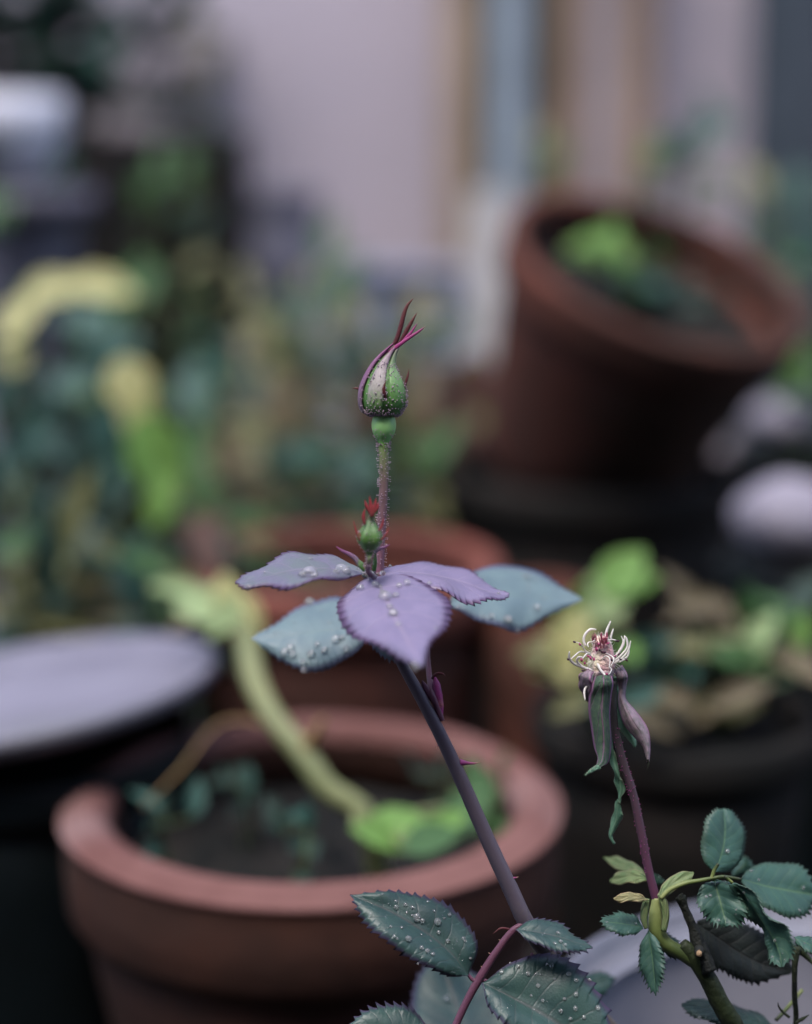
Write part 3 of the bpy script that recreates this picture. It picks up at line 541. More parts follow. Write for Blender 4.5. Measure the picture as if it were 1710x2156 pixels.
# ================================================================== ROSES
def c1(x, y): return (684.2+x*.2807, 605.3+y*.2807)      # close-up of the bud
def c2(x, y): return (473.7+x*.4617, 1026.3+y*.4617)     # close-up of the leaf whorl
def c3(x, y): return (1131.6+x*.2685, 1263.2+y*.2685)    # close-up of the spent bloom
def c4(x, y): return (1210.5+x*.2921, 1657.9+y*.2921)    # close-up of the spent rose's leaves
def c5(x, y): return (684.2+x*.3693, 1789.5+y*.3693)     # close-up of the low leaves
def c6(x, y): return (789.5+x*.2930, 1342.1+y*.2930)     # close-up of the stem
def TB(pts, r, d=FOC, n=10, seg=None, wob=0.0):
    """tube through (u, v[, d]) points with pixel radii"""
    P = [W(q[0], q[1], q[2] if len(q) > 2 else d) for q in pts]
    return tube(P, [px(x, d) for x in r], n, seg, wob)
def leaf_grid(mid, left, right, dl=0.0, dr=0.0, teeth=22, amp=.0009, cup=.0008, wav=.0003, nt_=None, ns=5, d=FOC, thick=.00022, seed=0):
    Mi = [W(q[0], q[1], q[2] if len(q) > 2 else d) for q in mid]
    n = len(mid)
    def depth(i): q = mid[i]; return q[2] if len(q) > 2 else d
    pf = [math.sin(math.pi*min(1, max(0, i/(n-1)))) for i in range(n)]
    Le = [W(q[0], q[1], (q[2] if len(q) > 2 else depth(i)+dl*pf[i])) for i, q in enumerate(left)]
    Ri = [W(q[0], q[1], (q[2] if len(q) > 2 else depth(i)+dr*pf[i])) for i, q in enumerate(right)]
    nt_ = nt_ or max(30, teeth*8); V, U = [], []
    rl = random.Random(seed+31)
    tp = [rl.uniform(.7, 1.25) for _ in range(teeth+2)]
    ph0 = rl.uniform(0, 6)
    sgn = 1 if (crom(Ri, .5)-crom(Le, .5)).cross(crom(Mi, .55)-crom(Mi, .45)).z > 0 else -1
    for i in range(nt_+1):
        t = i/nt_; m = crom(Mi, t); l = crom(Le, t); r = crom(Ri, t)
        tg = (crom(Mi, min(1, t+.02))-crom(Mi, max(0, t-.02))).normalized()
        nr = (r-l).cross(tg)
        nr = nr.normalized()*sgn if nr.length > 1e-9 else -FW
        x = t*teeth; k = int(x); f = x-k; saw = (f**2.6)*(1 if f < .88 else (1-f)/.12)*1.15
        env = min(1, t*6)*min(1, (1-t)*9+.12); a = amp*env*saw*tp[min(k, teeth)]
        row = []
        for j in range(-ns, ns+1):
            s = j/ns; e = l if j < 0 else r; q = abs(s)
            wv = (e-m); wl_ = wv.length
            p_ = m + wv*q
            p_ += nr*(cup*4*q*(1-q)*(min(1, wl_/.006)) + wav*math.sin(t*19+ph0+(2 if j < 0 else 0))*q*q + wav*.35*math.sin(t*teeth*1.0-q*4)*q*(1-q)*3)
            if abs(j) == ns and wl_ > 1e-6: p_ += (wv/wl_*.75+tg*.8)*a
            row.append(p_); U.append((.5+s/2, t))
        V += row
    w = 2*ns+1; F = []
    for i in range(nt_):
        for j in range(2*ns):
            a = i*w+j; F.append((a, a+1, a+w+1, a+w))
    return (V, F, U)
def add_leaf(T, mid, left, right, mat, name='leaf', parent=None, drops=(), rdrops=0, label=None, thick=.00022, mist=0, **kw):
    g = leaf_grid(mid, left, right, **kw)
    o = T.add(name, g, M[mat], parent, label)
    md = o.modifiers.new('thickness', 'SOLIDIFY'); md.thickness = thick; md.offset = 0
    if drops or rdrops or mist:
        me = o.data; pr = [(proj(v), i) for i, v in enumerate(g[0])]
        for (u, v, r) in drops:
            _, i = min(((q[0]-u)**2+(q[1]-v)**2, i) for q, i in pr)
            drop(T, o, g[0][i], me.vertices[i].normal, r*1.12)
        rl = random.Random(kw.get('seed', 0)+5)
        inner = [i for i, uv in enumerate(g[2]) if .08 < uv[0] < .92 and .08 < uv[1] < .93]
        parts = []
        for i in rl.sample(inner, min(len(inner), rdrops)):
            drop(T, o, g[0][i], me.vertices[i].normal, rl.choice([2.2, 2.6, 3.2, 4]), .55)
        for i in rl.sample(inner, min(len(inner), mist)):
            nr = me.vertices[i].normal.copy(); nr = nr if nr.z > 0 else -nr
            parts.append(ball(g[0][i]+nr*.00015+rv(.0004), px(rl.uniform(.5, 1.3), FOC), 6, 4, (1, 1, .6), nr))
        if parts: T.add('fine_droplets', join(*parts), M['water'], o, kind='stuff')
    return o
def drop(T, leaf, p_, nr, rpx, flat=.72):
    nr = nr.copy(); nr = nr if nr.z > 0 else -nr; r = px(rpx, FOC)
    T.add('water_drop', ball(p_+nr*r*flat*.55, r, 14, 9, (1, rnd.uniform(.85, 1.1), flat), nr), M['water'], leaf)
def strip(pts, hw, mat_uv=True, d=FOC, cup=.3, n=16, depth_tilt=0.0, facing=None):
    """a narrow pointed blade through (u, v[, d]) points with pixel half-widths"""
    P = [W(q[0], q[1], q[2] if len(q) > 2 else d) for q in pts]; V, F, U = [], [], []
    for i in range(n+1):
        t = i/n; c = crom(P, t); tg = (crom(P, min(1, t+.02))-crom(P, max(0, t-.02))).normalized()
        vd = (c-CP).normalized(); sd = tg.cross(vd).normalized(); w = px(lerpl(hw, t), d); f = facing or -vd
        sd = (sd + vd*depth_tilt).normalized()
        for s, z in ((-1, 0), (-.5, .75*cup), (0, cup), (.5, .75*cup), (1, 0)):
            V.append(c+sd*w*s+f*w*z); U.append((.5+s/2, t))
        V.append(c-f*w*.15); U.append((.5, t))
    for i in range(n):
        for k in range(6): a = i*6+k; b = i*6+(k+1) % 6; F.append((a, b, b+6, a+6))
    F.append(tuple(range(5, -1, -1))); F.append(tuple(range(n*6, n*6+6)))
    return (V, F, U)
def hairs(pts_n, L, r, tip=1.8, seed=3):
    rl = random.Random(seed); parts = []
    for p_, nr in pts_n:
        l = L*rl.uniform(.6, 1.25); nr = (nr+Vector((rl.uniform(-.3, .3), rl.uniform(-.3, .3), rl.uniform(-.3, .3)))).normalized()
        a = nr.orthogonal().normalized(); b = nr.cross(a)
        V = [p_+(a*math.cos(q)+b*math.sin(q))*r for q in (0, 2.09, 4.19)] + [p_+nr*l+(a*math.cos(q)+b*math.sin(q))*r*.5 for q in (0, 2.09, 4.19)]
        parts.append((V, [(0, 1, 4, 3), (1, 2, 5, 4), (2, 0, 3, 5)]))
        parts.append(ball(p_+nr*l, r*tip, 5, 4))
    return join(*parts)
def along(pts, radii, n, seed, d=FOC, t0=0, t1=1):
    P = [W(q[0], q[1], q[2] if len(q) > 2 else d) for q in pts]; rl = random.Random(seed); out = []
    for i in range(n):
        t = rl.uniform(t0, t1); c = crom(P, t); tg = (crom(P, min(1, t+.01))-crom(P, max(0, t-.01))).normalized()
        a = tg.orthogonal().normalized(); a.rotate(Quaternion(tg, rl.uniform(0, 6.283)))
        out.append((c+a*px(lerpl(radii, t), d)*.95, a))
    return out
def loft(prof, d=FOC, n=28, sq=1.0, bump=0.0):
    """round body from (u, v, half-width px) sections, axis bending with the sections"""
    V, F, U = [], [], []; m = len(prof)
    for j, (u, v, h) in enumerate(prof):
        c = W(u, v, d); r = px(h, d)
        j0, j1 = max(0, j-1), min(m-1, j+1)
        tg = (W(*prof[j1][:2], d)-W(*prof[j0][:2], d)).normalized(); x = tg.cross(FW).normalized(); y = tg.cross(x).normalized()
        for k in range(n):
            a = 2*math.pi*k/n; rr = r*(1+bump*math.cos(5*a+1.0))
            V.append(c+x*math.cos(a)*rr+y*math.sin(a)*rr*sq); U.append((k/n, j/(m-1)))
    for j in range(m-1):
        for k in range(n): a = j*n+k; b = j*n+(k+1) % n; F.append((a, b, b+n, a+n))
    F.append(tuple(range(n))); F.append(tuple(range((m-1)*n, m*n)))
    return (V, F, U)
def dens(prof, k=6):
    P = [Vector(p_) for p_ in prof]; n = (len(P)-1)*k
    return [tuple(crom(P, i/n)) for i in range(n+1)]

# ------------------------------------------------------------------ the rose shoot with the closed bud
soilF = potF.Mx @ Vector((-.02, .0, potF.H-.058))
t = RS1 = Thing('rose_shoot', 'upright rose shoot with a closed green bud above wet purple leaves', 'rose', soilF)
stem_pts = [(796, 1205), (805, 1270), (822, 1345), (848, 1400), (886, 1468), (926, 1545), (975, 1650), (1030, 1775), (1075, 1872, .4505), (1112, 1950, .452), (1165, 2025, .460), (1260, 2140, .472), (1400, 2290, .480)]
pb = proj(soilF)
stem_px = stem_pts + [(1480, 2400, .486)]
stem_r = [9, 9, 10, 11.5, 13, 14, 15, 16, 17, 18, 18, 19, 20, 21]
P = [W(q[0], q[1], q[2] if len(q) > 2 else FOC) for q in stem_px] + [soilF]
stem = t.add('stem', tube(P, [px(x, FOC) for x in stem_r+[22]], 18, 130, .03), M['rs_stem'])
def thorn(base, tip, w, mid=None):
    P0, P1 = W(*base, FOC), W(*tip, FOC); mm = (P0+P1)*.5+UP*(mid or 0)
    t.add('thorn', tube([P0, P0*.65+P1*.35+UP*(mid or 0)*.6, P0*.3+P1*.7+UP*(mid or 0), P1], [px(w, FOC), px(w*.45, FOC), px(w*.25, FOC), px(.4, FOC)], 8, 12), M['rs_thorn'], stem)
thorn(c6(478, 722), c6(440, 797), 4.2); thorn(c6(612, 900), c6(757, 896), 8.5, -.0003); thorn(c6(652, 1132), c6(633, 1147), 2.2); thorn(c6(985, 1732), c6(1032, 1722), 4)
ped_pts = [c1(440, 1165), c1(440, 1230), c1(443, 1400), c1(436, 1600), c1(424, 1800), c1(410, 2120), (797, 1222)]
ped_r = [11.5, 10.5, 9.6, 9.4, 9.2, 9, 9]
ped = t.add('peduncle', TB(ped_pts, ped_r, n=16, seg=60, wob=.05), M['rs_ped'])
t.add('gland_hairs', hairs(along(ped_pts, ped_r, 330, 5), px(5.2, FOC), px(.62, FOC)), M['rs_hair'], ped, kind='stuff')
hip_prof = dens([(*c1(440, 1180), 10.6), (*c1(440, 1150), 13.5), (*c1(440, 1115), 19.5), (*c1(441, 1075), 24.3), (*c1(442, 1030), 25.8), (*c1(442, 990), 24.5), (*c1(441, 955), 21)])
hip_prof = hip_prof[::-1]
hip = t.add('hip', loft(hip_prof), M['rs_hip'])
bud_sec = [(*c1(440, 972), 17), (*c1(440, 962), 27), (*c1(440, 940), 36), (*c1(438, 900), 43.2), (*c1(437, 850), 46), (*c1(437, 790), 45.6), (*c1(438, 730), 42), (*c1(440, 670), 35), (*c1(447, 610), 26), (*c1(462, 560), 18.5), (*c1(482, 515), 12.5), (*c1(505, 475), 7.5), (*c1(530, 440), 4)]
bud_prof = dens(bud_sec, 4)
bud = t.add('bud', loft(bud_prof, n=36, bump=.015), M['rs_bud'])
def bud_pt(tt, a, off=0.0):
    u, v, h = [lerpl([q[i] for q in bud_prof], tt) for i in range(3)]
    c = W(u, v, FOC); u2, v2, _ = [lerpl([q[i] for q in bud_prof], min(1, tt+.03)) for i in range(3)]; u1, v1, _ = [lerpl([q[i] for q in bud_prof], max(0, tt-.03)) for i in range(3)]
    tg = (W(u2, v2, FOC)-W(u1, v1, FOC)).normalized(); x = RT - tg*RT.dot(tg); x.normalize(); y = tg.cross(x); y = y if y.dot(FW) < 0 else -y
    nr = (x*math.sin(a)+y*math.cos(a)).normalized(); return c+nr*(px(h, FOC)+off), nr
def sepal(a0, w0, mat, twist=.5, t0=.06, t1=1.0, off=.00022, wmul=1.0):
    V, F, U = [], [], []; n, k = 40, 8
    for i in range(n+1):
        q = i/n; tt = t0+(t1-t0)*q; ww = w0*wmul*(math.sin(math.pi*(.16+.84*q*.62))**.8)*(1-.35*q)
        for j in range(-k, k+1):
            s = j/k; a = a0+ww*s+twist*q*q
            p_, _ = bud_pt(tt, a, off*(1.6-abs(s)**3*1.0)+.0002*q); V.append(p_); U.append((.5+s/2, q))
    m_ = 2*k+1
    for i in range(n):
        for j in range(2*k): a = i*m_+j; F.append((a, a+1, a+m_+1, a+m_))
    o = t.add('sepal', (V, F, U), M[mat], bud); md = o.modifiers.new('thickness', 'SOLIDIFY'); md.thickness = .00035; md.offset = -1
    return o
sepal(-.42, .50, 'rs_sep_pink', .55); sepal(.75, .62, 'rs_sep_green', .25, off=.0004); sepal(2.0, .7, 'rs_sep_green'); sepal(-2.4, .7, 'rs_sep_green')
sepal(-1.42, .30, 'rs_sep_purple', .80, off=.0006)
def blade(T, parent, pts, hw, mat, name='sepal_tip', **kw): return T.add(name, strip(pts, hw, **kw), M[mat], parent)
blade(t, bud, [c1(*q) for q in [(482, 500), (505, 450), (540, 385), (570, 290), (590, 210), (618, 135), (665, 80)]], [4, 4.5, 5, 5, 4.6, 3.4, .5], 'rs_tail_red')
blade(t, bud, [c1(*q) for q in [(530, 455), (570, 400), (615, 320), (655, 250), (690, 190)]], [3, 4, 4.4, 3.4, .5], 'rs_tail_red', d=FOC)
blade(t, bud, [c1(*q) for q in [(535, 460), (585, 400), (640, 345), (668, 305), (695, 265)]], [3, 3.4, 3, 2.2, .5], 'rs_tail_pink')
blade(t, bud, [c1(*q)+(FOC-.001,) for q in [(300, 690), (350, 610), (420, 535), (490, 478), (560, 428), (640, 372), (710, 326), (755, 290)]], [2.5, 4, 4.6, 4.4, 4, 3.4, 2.6, .5], 'rs_tail_pink')
blade(t, bud, [c1(*q) for q in [(292, 800), (275, 775), (245, 758), (205, 755)]], [3, 2.8, 2.4, .5], 'rs_tail_red', name='sepal_lobe')
blade(t, bud, [c1(*q) for q in [(592, 775), (604, 720), (622, 665), (630, 612)]], [2.4, 3, 2.4, .5], 'rs_tail_red', name='sepal_lobe')
blade(t, bud, [c1(*q) for q in [(526, 625), (532, 605), (535, 585)]], [1.8, 1.8, .4], 'rs_tail_red', name='sepal_lobe')
blade(t, bud, [c1(*q)+(FOC-px(47, FOC)+dd,) for q, dd in [((462, 845), .0004), ((448, 800), -.0002), ((442, 755), -.0004), ((456, 703), -.0006)]], [2.5, 4, 3.6, .5], 'rs_tail_red', name='sepal_lobe')
rl = random.Random(11); hp = []
for i in range(620):
    q = rl.random(); hp.append(bud_pt(.04+.72*q**1.5, rl.uniform(-math.pi, math.pi), .0002))
t.add('gland_hairs', hairs(hp, px(4.4, FOC), px(.75, FOC), 1.9), M['rs_hair'], bud, kind='stuff')
hp = [];
V = loft(hip_prof)[0]
for i in range(70):
    k = rl.randrange(int(len(V)*.45), len(V)); j = k//28; u, v, h = hip_prof[j]; c = W(u, v, FOC); hp.append((V[k], (V[k]-c).normalized()))
t.add('gland_hairs', hairs(hp, px(2.6, FOC), px(.6, FOC), 1.7), M['rs_hair'], hip, kind='stuff')
# leaf whorl under the bud
DL = .012
add_leaf(t, [(790, 1208, .449), (740, 1203, .447), (690, 1198, .445), (640, 1199, .443), (590, 1207, .441), (540, 1221, .439), (496, 1228, .437)],
         [(790, 1205), (740, 1189), (690, 1170), (640, 1163), (590, 1172), (540, 1200), (496, 1228)], [(790, 1211), (735, 1216), (685, 1221), (625, 1234), (572, 1236), (530, 1235), (496, 1228)],
         'lf_lilac2', dl=DL, dr=-DL, teeth=20, amp=.0014, seed=1, wav=.0006, drops=[(652, 1210, 14), (638, 1213, 8), (664, 1212, 8), (718, 1200, 11), (728, 1205, 8), (708, 1206, 6), (655, 1178, 4), (523, 1236, 6), (760, 1200, 9), (773, 1207, 8)], rdrops=6,
         label='purple-edged leaf reaching out sideways with round drops')
add_leaf(t, [(798, 1208, .451), (840, 1205, .453), (885, 1208, .455), (935, 1216, .457), (985, 1230, .458), (1030, 1247, .459), (1072, 1254, .459)],
         [(798, 1205), (835, 1190), (882, 1187), (930, 1187), (982, 1203), (1033, 1232), (1072, 1254)], [(798, 1211), (840, 1224), (890, 1236), (940, 1250), (990, 1268), (1035, 1263), (1072, 1254)],
         'lf_lilac', dl=DL, dr=-DL, teeth=22, amp=.0014, seed=2, wav=.0006, drops=[(822, 1190, 5), (905, 1228, 5), (1050, 1252, 4)], rdrops=4)
add_leaf(t, [(945, 1272, .484), (985, 1257, .487), (1030, 1253, .49), (1080, 1254, .492), (1125, 1258, .494), (1175, 1262, .496), (1226, 1263, .497)],
         [(945, 1268), (978, 1215), (1030, 1195), (1082, 1192), (1132, 1207), (1182, 1235), (1226, 1263)], [(945, 1278), (970, 1288), (1010, 1307), (1058, 1322), (1097, 1328), (1150, 1300), (1226, 1263)],
         'lf_tealb', dl=.012, dr=-.010, teeth=20, amp=.001, seed=3, drops=[(1109, 1215, 8), (1130, 1276, 8), (1066, 1310, 10), (1072, 1304, 7), (1033, 1302, 7), (1090, 1322, 5)], rdrops=14,
         label='blue-green leaf out of focus behind the purple leaf')
add_leaf(t, [(776, 1318, .474), (740, 1322, .476), (695, 1328, .478), (645, 1334, .48), (605, 1340, .481), (570, 1344, .482), (530, 1345, .483)],
         [(776, 1310), (750, 1280), (712, 1259), (662, 1268), (618, 1288), (574, 1318), (530, 1345)], [(776, 1326), (765, 1356), (733, 1385), (692, 1407), (642, 1412), (592, 1390), (530, 1345)],
         'lf_tealb', dl=.010, dr=-.008, teeth=20, amp=.001, seed=4, drops=[(652, 1272, 10), (612, 1368, 9), (600, 1376, 9), (618, 1382, 8), (655, 1371, 9), (686, 1374, 8), (670, 1362, 6), (640, 1394, 8), (641, 1406, 7), (710, 1350, 9), (722, 1345, 6), (733, 1372, 8)], rdrops=22,
         label='blue-green leaf out of focus below the purple leaf, covered in drops')
add_leaf(t, [(775, 1300, .462), (795, 1328, .461), (815, 1355, .460), (832, 1375, .460), (846, 1392, .460)], [(775, 1300), (768, 1335), (788, 1362), (812, 1384), (846, 1392)], [(775, 1300), (820, 1315), (850, 1345), (858, 1370), (846, 1392)],
         'lf_tealb', dl=.003, dr=.006, teeth=12, amp=.0015, seed=5, drops=[(800, 1366, 4), (815, 1376, 4)])
front = add_leaf(t, [(790, 1213, .448), (800, 1236, .441), (812, 1262, .434), (826, 1290, .427), (840, 1318, .420), (856, 1346, .413), (873, 1375, .406), (889, 1404, .400)],
         [(790, 1213), (750, 1232), (716, 1262), (714, 1300), (742, 1338), (789, 1360), (840, 1384), (889, 1404)], [(790, 1213), (850, 1214), (908, 1234), (943, 1265), (947, 1302), (928, 1332), (903, 1362), (889, 1404)],
         'lf_lilac', dl=.004, dr=.008, teeth=22, amp=.0011, cup=.0011, wav=.0005, seed=6, drops=[(816, 1258, 13), (808, 1250, 7), (826, 1262, 7), (784, 1234, 8), (796, 1240, 6), (803, 1247, 5), (823, 1280, 7), (830, 1295, 10), (836, 1290, 5), (764, 1243, 8), (858, 1228, 7), (836, 1240, 6), (842, 1315, 6)], rdrops=3,
         label='broad lilac leaf pointing forward, a row of drops along its midrib')
tipd = W(874, 1402, .40)
t.add('water_drop', ball(tipd, px(8, .40), 14, 9, (1, 1, 1.05)), M['water'], front)
for (u, v, r, dd) in [(770, 1210, 9, .445), (786, 1214, 8, .444), (778, 1222, 7, .443), (806, 1207, 7, .446), (765, 1203, 8, .446)]:
    t.add('water_drop', ball(W(u, v, dd), px(r, dd), 12, 8, (1, 1, .85)), M['water'], front)
# petiole and stipule of the lower leaf
pet = t.add('petiole', TB([c6(482, 600), c6(450, 510), c6(410, 400), c6(390, 270)+(.455,), c6(378, 130)+(.461,), (897, 1350, .466), (880, 1325, .472)], [6, 7, 6.5, 6, 5.5, 5, 4], n=10), M['rs_petiole'])
t.add('petiole', TB([(880, 1325, .472), (915, 1295, .478), (948, 1272, .484)], [4, 3, 2.5]), M['rs_petiole'])
t.add('petiole', TB([(880, 1325, .472), (830, 1318, .472), (774, 1318, .474)], [4, 3, 2.5]), M['rs_petiole'])
blade(t, pet, [c6(*q) for q in [(478, 590), (462, 500), (450, 420), (440, 340), (432, 285)]], [3, 10, 11, 9, 2], 'rs_pink', name='stipule', cup=.5)
blade(t, pet, [c6(*q) for q in [(430, 480), (390, 410), (355, 345), (340, 310)]], [3, 7, 6, 1], 'rs_petiole', name='stipule', cup=.4)
blade(t, pet, [c6(*q) for q in [(412, 300), (430, 272), (462, 258), (490, 264), (508, 280)]], [3, 3.5, 3, 2, .4], 'rs_tail_red', name='stipule_tip')
M['rs_sbud'] = rampmat('rose_side_bud', [(0, (.06, .15, .035)), (.35, (.09, .20, .045)), (.7, (.07, .14, .045)), (1, (.14, .06, .05))], .5, 900, .3, .5)
# second small bud in front
DS = .437
sb_sec = [(*c1(333, 2010), 5.5), (*c1(335, 1985), 9), (*c1(336, 1955), 16), (*c1(338, 1915), 24), (*c1(340, 1875), 26.5), (*c1(341, 1830), 22.5), (*c1(343, 1785), 14.5), (*c1(346, 1745), 8), (*c1(350, 1710), 5.5), (*c1(352, 1680), 4.5)]
sbp = dens(sb_sec, 4)
sb = t.add('side_bud', loft(sbp, d=DS, n=40, bump=.09), M['rs_sbud'], label='small unopened side bud with red sepal tips')
sp = [c1(333, 2000)+(DS,), c1(330, 2060)+(DS,), c1(325, 2130)+(.441,), (796, 1225, .449)]
o = t.add('side_peduncle', TB(sp, [5.5, 5.2, 5.5, 6], d=DS), M['rs_ped'])
t.add('gland_hairs', hairs(along(sp, [5.5]*4, 90, 8, d=DS), px(4, DS), px(.55, DS)), M['rs_hair'], o, kind='stuff')
hp = []
V = loft(sbp, d=DS, n=24)[0]
for i in range(130):
    k = rl.randrange(len(V)//10, int(len(V)*.75)); u, v, h = sbp[k//24]; hp.append((V[k], (V[k]-W(u, v, DS)).normalized()))
t.add('gland_hairs', hairs(hp, px(3.6, DS), px(.55, DS)), M['rs_hair'], sb, kind='stuff')
M['rs_red'] = rampmat('rose_red_tip', [(0, (.22, .05, .05)), (1, (.36, .03, .04))], .5, 900, .2, .2, tl=.2)
for q, hw in [([(352, 1720), (348, 1650), (335, 1565)], [4, 5, .6]), ([(355, 1710), (375, 1640), (385, 1580)], [4, 4.5, .6]), ([(345, 1700), (315, 1640), (300, 1595)], [3, 4, .6]), ([(356, 1700), (395, 1650), (400, 1610)], [3, 3.5, .6]), ([(300, 1780), (290, 1720), (300, 1660)], [2.5, 4, .6]), ([(262, 1900), (235, 1830), (215, 1755)], [2, 2, .5]), ([(330, 1950), (285, 1890), (250, 1830)], [2, 3, .5]), ([(400, 1830), (430, 1780), (440, 1730)], [2, 2.5, .5]), ([(415, 1900), (460, 1850), (482, 1800)], [1.6, 2, .4])]:
    blade(t, sb, [c1(*x)+(DS-.002,) for x in q], hw, 'rs_red', d=DS)
for q, hw, mt in [([(262, 2100), (235, 2040), (190, 2005), (130, 1975), (85, 1943)], [3.5, 5.5, 4.5, 3, .6], 'rs_sep_purple'), ([(300, 2125), (270, 2080), (240, 2035)], [4, 7, 2], 'rs_sep_green'), ([(368, 2130), (375, 2060), (378, 1985)], [4, 5, 1.5], 'rs_bud'), ([(372, 2000), (400, 1965), (445, 1950), (487, 1928)], [2, 4, 3, .6], 'rs_sep_purple'), ([(330, 2130), (300, 2100), (268, 2080)], [3, 6, 3], 'lf_bract_y')]:
    blade(t, None, [c1(*x)+(.442,) for x in q], hw, mt, name='bract')
# low compound leaf
pl = t.add('petiole', TB([(1104, 1944), (1078, 1962), (1045, 2005), (1008, 2063), (980, 2115), (955, 2170), (930, 2230)], [6, 7.5, 8, 9, 8, 8, 7], n=12, seg=50, wob=.05), M['rs_petiole'])
for (a, b) in [((1062, 1985), (1050, 1978)), ((1040, 2012), (1028, 2006)), ((1022, 2040), (1012, 2034)), ((1056, 1998), (1049, 1990))]: t.add('prickle', TB([a, b], [2, .4], seg=3, n=6), M['rs_thorn'], pl)
blade(t, pl, [c5(*q) for q in [(1080, 460), (1040, 450), (1000, 448), (960, 478)]], [2.4, 2.6, 2, .5], 'rs_tail_red', name='stipule')
t.add('petiolule', TB([(1003, 2066), (992, 2060), (978, 2040)], [5, 4, 3]), M['rs_petiole'], pl)
t.add('petiolule', TB([(1005, 2066), (1020, 2064), (1032, 2070)], [5, 4, 3]), M['rs_petiole'], pl)
L1 = [(986, 2055), (955, 2014), (915, 1978), (870, 1948), (825, 1922), (780, 1902), (738, 1884)]
d5 = [(405, 285, 4.5), (463, 303, 5.5), (402, 330, 6), (502, 323, 5), (525, 386, 9.5), (568, 390, 7), (643, 411, 9), (376, 440, 4), (407, 485, 4.5), (415, 503, 3.5), (445, 437, 4), (470, 520, 8), (555, 548, 5.5), (590, 570, 6), (545, 490, 3), (610, 607, 5.5), (712, 370, 5), (687, 388, 4), (614, 358, 4), (328, 258, 3.5), (475, 348, 3), (600, 530, 3), (707, 512, 6), (778, 516, 5), (800, 524, 4), (818, 618, 4), (660, 460, 5), (492, 392, 3.5), (530, 655, 3), (586, 310, 4)]
add_leaf(t, [q+(FOC+.0008*i-.001,) for i, q in enumerate(L1)], [(986, 2055), (1004, 2000), (985, 1948), (938, 1908), (880, 1886), (820, 1880), (738, 1884)], [(986, 2055), (945, 2054), (895, 2032), (845, 2002), (795, 1965), (763, 1928), (738, 1884)],
         'lf_rose', dl=.005, dr=-.007, teeth=19, amp=.0019, cup=.0012, wav=.0005, seed=21, drops=[(*c5(x, y), r*.8) for x, y, r in d5], mist=110, label='dark green leaf with purple serrated edge, sprinkled with water drops')
L2 = [(1086, 1958), (1115, 1961), (1148, 1967), (1180, 1975), (1210, 1984), (1248, 1996)]
add_leaf(t, [q+(.4465,) for q in L2], [(1086, 1958), (1110, 1941), (1148, 1936), (1182, 1948), (1212, 1972), (1248, 1996)], [(1086, 1958), (1110, 1978), (1148, 1995), (1180, 2004), (1212, 2003), (1248, 1996)],
         'lf_rose', dl=.004, dr=-.004, teeth=13, amp=.0012, seed=22, drops=[(1175, 1963, 4), (1180, 1985, 4), (1190, 1990, 3.5), (1168, 1990, 3)], mist=14)
L3 = [(1016, 2070), (1070, 2097), (1125, 2127), (1180, 2160), (1235, 2205), (1300, 2270)]
d5b = [(1010, 705, 6), (1100, 660, 5), (1155, 728, 6), (1200, 688, 4), (1270, 645, 5), (1296, 655, 6), (1215, 775, 6), (1395, 705, 7), (1435, 742, 6), (1450, 805, 6.5), (1385, 830, 5), (1445, 890, 6), (1230, 690, 4), (1330, 945, 6), (1385, 980, 5), (1560, 905, 7), (1480, 950, 5), (1230, 880, 5), (1300, 770, 3.5), (1060, 640, 3), (1170, 850, 3.5), (1500, 760, 5)]
add_leaf(t, [q+(FOC-.0015*i-.001,) for i, q in enumerate(L3)], [(1016, 2070), (1070, 2032), (1150, 2008), (1215, 2040), (1272, 2120), (1300, 2270)], [(1016, 2070), (1030, 2120), (1072, 2165), (1125, 2220), (1200, 2275), (1300, 2270)],
         'lf_rose', dl=.006, dr=-.006, teeth=17, amp=.0019, cup=.0012, wav=.0006, seed=23, drops=[(*c5(x, y), r*.75) for x, y, r in d5b], mist=70)
L4 = [(925, 2240), (890, 2215), (850, 2195), (810, 2175), (770, 2162), (735, 2158)]
add_leaf(t, L4, [(925, 2240), (900, 2165), (868, 2128), (825, 2117), (775, 2130), (735, 2158)], [(925, 2240), (880, 2250), (840, 2235), (800, 2210), (765, 2185), (735, 2158)], 'lf_rose', dl=.005, dr=-.006, teeth=14, amp=.0017, seed=24, mist=20)
add_leaf(t, [(1010, 2250, .475), (990, 2200, .482), (970, 2140, .490), (950, 2080, .497), (930, 2010, .503)], [(1010, 2250), (900, 2200), (868, 2130), (880, 2060), (930, 2010)], [(1010, 2250), (1080, 2200), (1065, 2130), (1010, 2060), (930, 2010)], 'lf_rose', dl=.002, dr=-.004, teeth=14, amp=.001, seed=25, drops=[(937, 2105, 8)])
add_leaf(t, [(1190, 2100, .49), (1220, 2085, .492), (1255, 2070, .495), (1295, 2058, .497)], [(1190, 2100), (1215, 2064), (1258, 2048), (1295, 2058)], [(1190, 2100), (1225, 2108), (1268, 2096), (1295, 2058)], 'lf_rose_dk', dl=.003, dr=-.003, teeth=8, seed=26)
t.add('petiole', TB([(1120, 2010, .452), (1160, 2080, .475), (1190, 2100, .49)], [4, 3, 2.5]), M['rs_petiole'])
t.add('petiole', TB([(1180, 2050, .452), (1090, 2200, .465), (1010, 2250, .475)], [4, 4, 3]), M['rs_petiole'])
